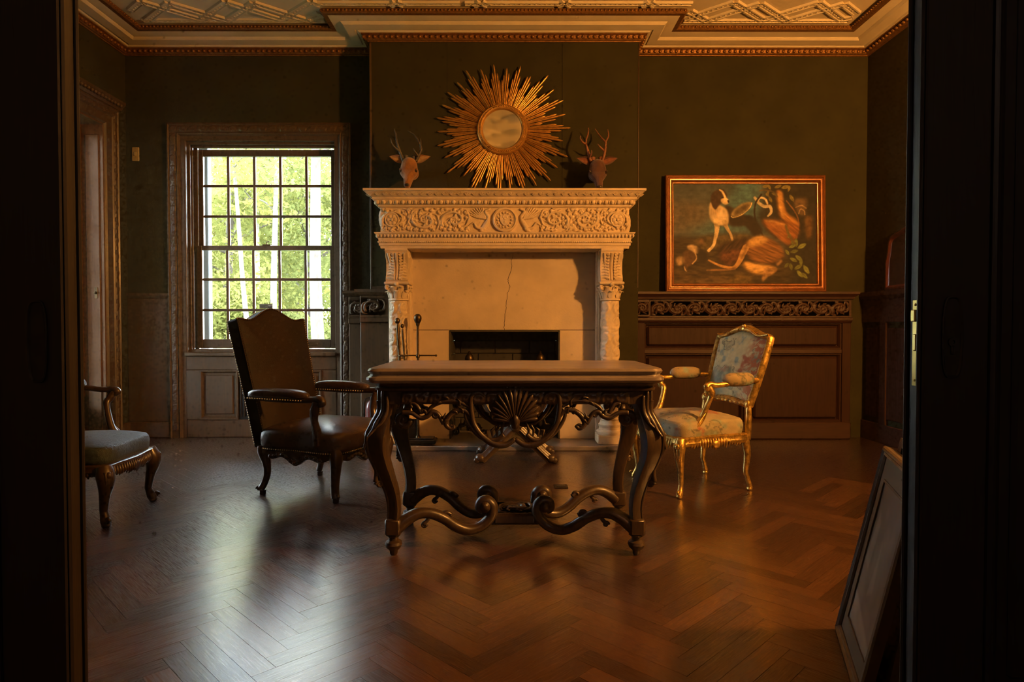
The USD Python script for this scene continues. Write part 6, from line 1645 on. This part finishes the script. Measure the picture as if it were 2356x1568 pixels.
for x, y, r in ((1540, 850, 40), (1490, 880, 34), (1590, 880, 44), (1530, 930, 36), (1450, 950, 30), (1560, 1000, 40), (1590, 1040, 34), (1520, 1030, 36), (1480, 1090, 34), (1550, 1110, 40), (1640, 1120, 46), (1570, 1170, 40), (1620, 1190, 36), (1430, 1090, 28), (1500, 830, 26), (1460, 770, 22)):
    g = lr.uniform(0.8, 1.3)
    painted_leaf(x, y, r, lr.uniform(0, 2 * PI), (0.135 * g, 0.155 * g, 0.040 * g))
for x, y, r in ((1210, 220, 34), (1260, 235, 26), (1340, 225, 34), (1420, 230, 38), (1470, 240, 26), (1490, 340, 36), (1300, 300, 26), (1240, 320, 22), (1270, 370, 30), (1240, 290, 26)):
    g = lr.uniform(0.75, 1.3)
    painted_leaf(x, y, r, lr.uniform(0, 2 * PI), (0.19 * g, 0.155 * g, 0.042 * g))
stroke((0.13, 0.10, 0.03), [(1430, 650), (1450, 720), (1480, 780), (1530, 850)], [12, 14, 14, 8])
stroke((0.10, 0.075, 0.03), [(1150, 270), (1200, 262), (1300, 280), (1340, 330)], 7)
C *= (0.86 + 0.28 * N3)[..., None]
C = C * (np.maximum(C.max(-1, keepdims=True), 1e-4) / 0.16) ** 0.35
pn = Thing('framed_painting', (2.19, 6.02, 1.372), label='large hunting still life with hounds and game in a red-gold frame', cat='painting')
lean = math.radians(2.2)
PM = pn.M @ basis((-0.745, 0, 0), (1, 0, 0), (0, math.sin(lean), math.cos(lean)), (0, -math.cos(lean), math.sin(lean)))
PWd, PHt = 1.50, 1.095
pfr = [(0, -0.02), (0, 0.018), (0.008, 0.028), (0.020, 0.030), (0.028, 0.022), (0.034, 0.022), (0.040, 0.032), (0.050, 0.030), (0.058, 0.018), (0.066, 0.012), (0.070, 0.014), (0.076, 0.012), (0.082, 0.004), (0.082, -0.012), (0.06, -0.02)]
pn.wpart('frame', frame_ring(0, PWd, 0, PHt, pfr, PM), FRAMEG, 30, label='moulded red-gold wooden frame')
U, V = np.meshgrid(np.linspace(0.078, PWd - 0.078, NX), np.linspace(0.078, PHt - 0.078, NY))
cm = tm(np.stack([U, V, 0 * U], -1).reshape(-1, 3), grid_faces(NY, NX)); cm.apply_transform(PM)
pn.wpart('canvas', cm, CANVAS, True, paint=C.reshape(-1, 3), label='painted canvas with two hounds and dead game')
bkp = plate([(0.03, 0.03), (PWd - 0.03, 0.03), (PWd - 0.03, PHt - 0.03), (0.03, PHt - 0.03)], -0.018, -0.006, PM)
pn.wpart('backing', bkp, DULLFRAME, None)

# ---------------------------------------------------------------- framed picture on the floor at the right, leaning
def leaning_frame(name, label, A, Bp, h, lean_d, cat='picture'):
    """Bottom edge from A (far) to Bp (near) on the floor; leans away from the room."""
    A, Bp = np.array(A + (0,), float), np.array(Bp + (0,), float)
    e = Bp - A; w = np.linalg.norm(e); e /= w
    n = np.array([-e[1], e[0], 0])         # away from the room
    if n[0] < 0:
        n = -n
    up = np.array([0, 0, h]) + n * lean_d; H = np.linalg.norm(up); up /= H
    face = np.cross(e, up)
    if face[0] > 0:
        face = -face
    t = Thing(name, tuple((A + Bp) / 2), 0, label, cat)
    M = basis(A, e, up, face)
    return t, M, w, H


lt, LM, lw, lh = leaning_frame('leaning_picture', 'grey print in a dull mounted frame leaning on the floor beside the right door', (1.138, 2.207), (0.975, 1.764), 0.646, 0.142)
lt.wpart('frame', frame_ring(0, lw, 0, lh, [(0, -0.018), (0, 0.008), (0.004, 0.014), (0.012, 0.016), (0.018, 0.010), (0.026, 0.010), (0.030, 0.004), (0.030, -0.018)], LM), DULLFRAME, 30)
lt.wpart('mat', [plate(Polygon([(0.026, 0.026), (lw - 0.026, 0.026), (lw - 0.026, lh - 0.026), (0.026, lh - 0.026)], [[(0.085, 0.085), (lw - 0.06, 0.085), (lw - 0.06, lh - 0.10), (0.085, lh - 0.10)]]), -0.002, 0.001, LM), frame_ring(0.081, lw - 0.056, 0.081, lh - 0.096, [(0, 0.0005), (0, 0.004), (0.008, 0.004), (0.008, 0.0005)], LM)], MATGREY, None, label='grey-brown mount')
nx, ny = 90, 130
U, V = np.meshgrid(np.linspace(0.084, lw - 0.059, nx), np.linspace(0.084, lh - 0.099, ny))
w3 = np.stack([U * 9, V * 9, 0 * U], -1)
g_ = 0.055 + 0.05 * meshkit.fbm(w3 * 1.2, 4, 2) + 0.06 * np.clip((meshkit.fbm(w3 * 0.8 + 4, 4, 6) - 0.5) * 5, 0, 1)
g_ = g_ + 0.13 * in_poly([(0.05, 0.03), (lw, 0.03), (lw, 0.10), (0.05, 0.20)], U, V) * (0.7 + 0.5 * meshkit.fbm(w3 * 3, 3, 3)) + 0.07 * in_poly([(0.10, 0.30), (0.16, 0.28), (0.17, 0.44), (0.13, 0.47)], U, V) + 0.06 * in_poly([(0.22, 0.22), (0.28, 0.25), (0.25, 0.40)], U, V)
g_ = gaussian_filter(g_, 1.2)
cm = tm(np.stack([U, V, 0 * U - 0.001], -1).reshape(-1, 3), grid_faces(ny, nx)); cm.apply_transform(LM)
lt.wpart('print', cm, GREYPRINT, True, paint=(g_[..., None] * np.array([1.0, 0.93, 0.84])).reshape(-1, 3))
lt.wpart('backing', plate([(0.012, 0.012), (lw - 0.012, 0.012), (lw - 0.012, lh - 0.012), (0.012, lh - 0.012)], -0.018, -0.004, LM), DULLFRAME, None)
lt2, LM2, lw2, lh2 = leaning_frame('leaning_frame_stack', 'second dull frame standing behind the leaning grey print', (1.20, 2.19), (1.035, 1.745), 0.676, 0.125)
lt2.wpart('frame', frame_ring(0, lw2, 0, lh2, [(0, -0.012), (0, 0.008), (0.012, 0.012), (0.03, 0.006), (0.03, -0.012)], LM2), DULLFRAME, 30)
lt2.wpart('backing', plate([(0.012, 0.012), (lw2 - 0.012, 0.012), (lw2 - 0.012, lh2 - 0.012), (0.012, lh2 - 0.012)], -0.012, -0.002, LM2), DULLFRAME, None)
tk = Thing('blanket_chest', (1.50, 1.93, 0), -0.35, 'small dark wooden chest behind the leaning frames, hidden by the right door', 'chest')
tk.part('body', cbox(-0.14, 0.17, -0.20, 0.20, 0.03, 0.52, 0.008), WAINSCOT, None)
tk.part('lid', cbox(-0.15, 0.18, -0.21, 0.21, 0.52, 0.55, 0.01), WAINSCOT, None)
for x in (-0.11, 0.14):
    for y in (-0.17, 0.17):
        tk.part('foot', cbox(x - 0.025, x + 0.025, y - 0.025, y + 0.025, 0, 0.035, 0.006), WAINSCOT, None)

# ---------------------------------------------------------------- red-framed picture with a shaped top on the right wall
ra = Thing('arched_picture', (XR, 5.30, 1.36), label='red-brown framed picture with shaped top on the right wall, partly behind the door', cat='picture')
ro = [(5.74, 1.37), (5.74, 1.62), (5.715, 1.70), (5.70, 1.80), (5.665, 1.845), (5.60, 1.865), (5.30, 1.93), (5.00, 1.865), (4.94, 1.845), (4.90, 1.80), (4.885, 1.70), (4.86, 1.62), (4.86, 1.37)]
RP = Polygon(ro)
if not RP.exterior.is_ccw:
    ro = ro[::-1]
ra.wpart('frame', mould(ro, [(0, 0), (0, 0.02), (0.01, 0.03), (0.025, 0.03), (0.035, 0.018), (0.045, 0.012), (0.045, 0)], True, WALL_R(XR)), REDWOOD, 30)
ra.wpart('picture', plate(Polygon(ro).buffer(-0.03), 0.0, 0.012, WALL_R(XR)), SCREEN, None)
# ---------------------------------------------------------------- the garden outside the window
structure('ground', [box(-60, 40, 6.36, 90, -0.8, -0.6), box(-60, -3.96, -30, 6.36, -0.8, -0.6)], LAWN)
col = Thing('porch_post', (-3.072, 6.48, -0.6), label='slim pale painted porch post standing outside the left edge of the window', cat='post')
col.part('shaft', cbox(-0.055, 0.059, -0.04, 0.04, 0.2, 4.6, 0.006), PAINTWHITE, None)
col.part('base', cbox(-0.075, 0.08, -0.06, 0.06, 0.0, 0.2, 0.008), PAINTWHITE, None)
tr = random.Random(21)
trng = np.random.default_rng(21)


def leaf_cloud(centres, radii, n, size, flat=0.6):
    """n small leaf blades scattered through blobs."""
    c = np.asarray(centres, float); r = np.asarray(radii, float)
    i = trng.choice(len(c), n, p=r**2 / (r**2).sum())
    d = trng.normal(size=(n, 3)); d /= np.linalg.norm(d, axis=1, keepdims=True)
    p = c[i] + d * (r[i] * trng.uniform(0.45, 1.0, n) ** 0.6)[:, None] * [1, 1, flat]
    a = trng.normal(size=(n, 3)); a /= np.linalg.norm(a, axis=1, keepdims=True)
    b = np.cross(a, trng.normal(size=(n, 3))); b /= np.linalg.norm(b, axis=1, keepdims=True)
    s = size * trng.uniform(0.6, 1.3, n)[:, None]
    v = np.stack([p - a * s, p + b * s * 0.42, p + a * s, p - b * s * 0.42], 1).reshape(-1, 3)
    k = np.arange(n)[:, None] * 4
    return tm(v, np.vstack([k + [0, 1, 2], k + [0, 2, 3]]))


def tree(name, label, px, Y, r, height, lean, crown_z, crown_r, n, leaf, bark, branches=6, spread=1.0, size=0.085, cat='tree'):
    x = at(px, 700, Y)[0]
    t = Thing(name, (x, Y, -0.6), 0, label, cat, 'trees outside the window')
    q = spline([(0, 0, 0), (lean * 0.35 + tr.uniform(-.05, .05), 0, height * 0.3), (lean * 0.7 + tr.uniform(-.08, .08), 0.1, height * 0.65), (lean, 0.1, height)], 30)
    trunk = [sweep(q, np.linspace(r, r * 0.35, 30), 10)]
    cs, rs = [], []
    for k in range(branches):
        u = tr.uniform(crown_z / height, 1.0); b = q[int(u * 29)]
        a = tr.uniform(0, 2 * PI); ln = crown_r * spread * tr.uniform(0.5, 1.0)
        e = b + np.array([math.cos(a) * ln, math.sin(a) * ln, ln * tr.uniform(0.15, 0.6)])
        trunk.append(sweep(spline([b, (b + e) / 2 + [0, 0, 0.1], e], 8), np.linspace(r * 0.28, r * 0.08, 8), 6))
        cs.append(e); rs.append(crown_r * tr.uniform(0.35, 0.7))
    for k in range(branches):
        z = tr.uniform(crown_z, height * 1.02); a = tr.uniform(0, 2 * PI)
        cs.append(q[min(29, int(z / height * 29))] + np.array([math.cos(a), math.sin(a), 0]) * crown_r * tr.uniform(0, 0.7)); rs.append(crown_r * tr.uniform(0.3, 0.6))
    t.part('trunk', trunk, bark, True)
    t.part('foliage', leaf_cloud(cs, rs, int(n * 2.8), size), leaf, None, kind='stuff')
    return t


tree('pine_tree', 'tree with the thickest pale trunk, at the right edge of the window', 738, 13.0, 0.145, 9.0, -0.2, 5.2, 2.0, 900, LEAF[1], BARKP, 9)
tree('birch_tree', 'slender leaning white trunk left of the middle of the window', 590, 15.0, 0.07, 7.5, -0.75, 5.0, 1.3, 500, LEAF[2], BARKB)
tree('birch_tree', 'thin white trunk in the middle of the window, left of the forked one', 602, 17.0, 0.09, 8.0, -0.2, 5.0, 1.3, 500, LEAF[0], BARKB)
tree('birch_tree', 'forked pale trunk in the middle of the window above the sticker', 624, 16.0, 0.10, 8.0, 0.2, 4.8, 1.3, 500, LEAF[2], BARKB)
tree('pine_tree', 'darker trunk at the left edge of the window by the porch post', 513, 18.0, 0.16, 7.5, 0.2, 2.4, 2.6, 4200, LEAF[0], BARKP, 10)
tree('pine_tree', 'bushy pine filling the upper right panes of the window', 712, 21.0, 0.20, 9.0, 0.2, 2.8, 3.1, 5200, LEAF[1], BARKP, 12)
tree('broadleaf_tree', 'pale green tree behind the left panes of the window', 520, 25.0, 0.2, 7.4, 0.3, 2.0, 3.4, 5600, LEAF[2], BARKP, 12, size=0.10)
tree('broadleaf_tree', 'pale green tree behind the middle panes of the window', 600, 28.0, 0.2, 6.6, -0.2, 2.0, 3.6, 5600, LEAF[0], BARKP, 12, size=0.11)
tree('broadleaf_tree', 'far yellow-green tree behind the right panes of the window', 680, 30.0, 0.2, 8.0, 0.1, 2.0, 3.8, 5600, LEAF[2], BARKP, 12, size=0.11)
tree('broadleaf_tree', 'nearer tree of the pair out of view left of the window', 330, 22.0, 0.18, 7.6, 0.2, 2.0, 3.2, 4500, LEAF[0], BARKP, 11, size=0.11)
tree('broadleaf_tree', 'farther tree of the pair out of view left of the window', 130, 27.0, 0.2, 7.8, -0.2, 2.0, 3.8, 4500, LEAF[2], BARKP, 11, size=0.12)
tree('pine_tree', 'pine out of view right of the window, behind the chimney breast', 900, 24.0, 0.2, 8.5, 0.1, 2.5, 3.0, 4500, LEAF[1], BARKP, 11)
for k, (px, Y, w, lab) in enumerate(((500, 16.0, 1.5, 'bright bush low in the left panes of the window'), (575, 20.0, 1.8, 'bush low behind the sticker in the window'), (655, 18.0, 1.6, 'scrubby bush low in the right middle panes of the window'), (745, 22.0, 2.0, 'bush low beyond the thick pale trunk at right'))):
    x = at(px, 700, Y)[0]
    t = Thing('bush', (x, Y, -0.6), 0, lab, 'bush', 'bushes outside the window')
    cs = [(tr.uniform(-w, w) * 0.6, tr.uniform(-0.5, 0.5), tr.uniform(0.6, 2.2)) for _ in range(9)]
    t.part('foliage', leaf_cloud(cs, [w * 0.55] * 9, 8000, 0.075), LEAF[(k * 2) % 3], None, kind='stuff')
    t.part('stem', [sweep(spline([(tr.uniform(-.3, .3), 0, 0), (c[0] * 0.6, c[1] * 0.5, c[2] * 0.6), c], 8), np.linspace(0.035, 0.012, 8), 6) for c in cs[:6]], BARKP, True)
# ---------------------------------------------------------------- globe sconce on the right wall, out of the picture behind the right door
LX, LY, LZ = 3.13, 2.0, 2.40
lp_ = Thing('wall_sconce', (XR, LY, LZ - 0.22), label='bronze wall sconce with a lit amber globe near the front of the right wall', cat='wall lamp')
lp_.wpart('back_plate', lathe([(0.06, 0), (0.06, 0.012), (0.045, 0.022), (0.02, 0.028)], 28, (XR, LY, LZ - 0.20), 'x') if False else cbox(XR - 0.022, XR, LY - 0.055, LY + 0.055, LZ - 0.30, LZ - 0.08, 0.01), BRONZE, 40)
lp_.wpart('arm', [sweep(spline([(XR - 0.02, LY, LZ - 0.20), (XR - 0.09, LY, LZ - 0.26), (XR - 0.17, LY, LZ - 0.24), (LX, LY, LZ - 0.14)], 24), 0.010, 10), lathe([(0.01, -0.15), (0.035, -0.125), (0.05, -0.095), (0.045, -0.09)], 22, (LX, LY, LZ))], BRONZE, 40)
lp_.wpart('globe', ellipsoid((LX, LY, LZ), (0.11, 0.11, 0.11), 3), GLOBE, True, label='lit amber glass globe')
# ---- dim lantern in the dark hall behind the camera
hl = Thing('hall_lantern', (0.3, -1.7, 2.55), label='small dim lantern hanging in the hall behind the viewer', cat='lantern')
hl.part('globe', ellipsoid((0, 0, 0.10), (0.07, 0.07, 0.08), 2), usdkit.material(stage, L('dim_lantern'), {'e': ('emission', {'color': (1.0, 0.72, 0.62), 'strength': HALL_STRENGTH})}, [], surface='e.emission'), True)
hl.part('hanger', [sweep([(0, 0, 0.18), (0, 0, 0.65)], 0.006, 8), lathe([(0.05, 0.63), (0.045, 0.65)], 20), lathe([(0.03, 0.17), (0.02, 0.20)], 16)], BRONZE, 40)
# ---------------------------------------------------------------- thin haze in the room
hz = usdkit.material(stage, L('haze_look'), {'v': ('principled_volume', {'color': (1.0, 0.60, 0.20), 'density': HAZE, 'anisotropy': 0.75})}, [], volume='v.volume')
props(put('/World', 'haze', plate([(XL + 0.002, YF + 0.03), (XR - 0.002, YF + 0.03), (XR - 0.002, YB - 0.002), (BXR + 0.003, YB - 0.002), (BXR + 0.003, BY - 0.003), (BXL - 0.003, BY - 0.003), (BXL - 0.003, YB - 0.002), (XL + 0.002, YB - 0.002)], 0.001, ZC - 0.001), hz, None), 'thin warm haze hanging in the whole room', 'haze', kind='stuff')
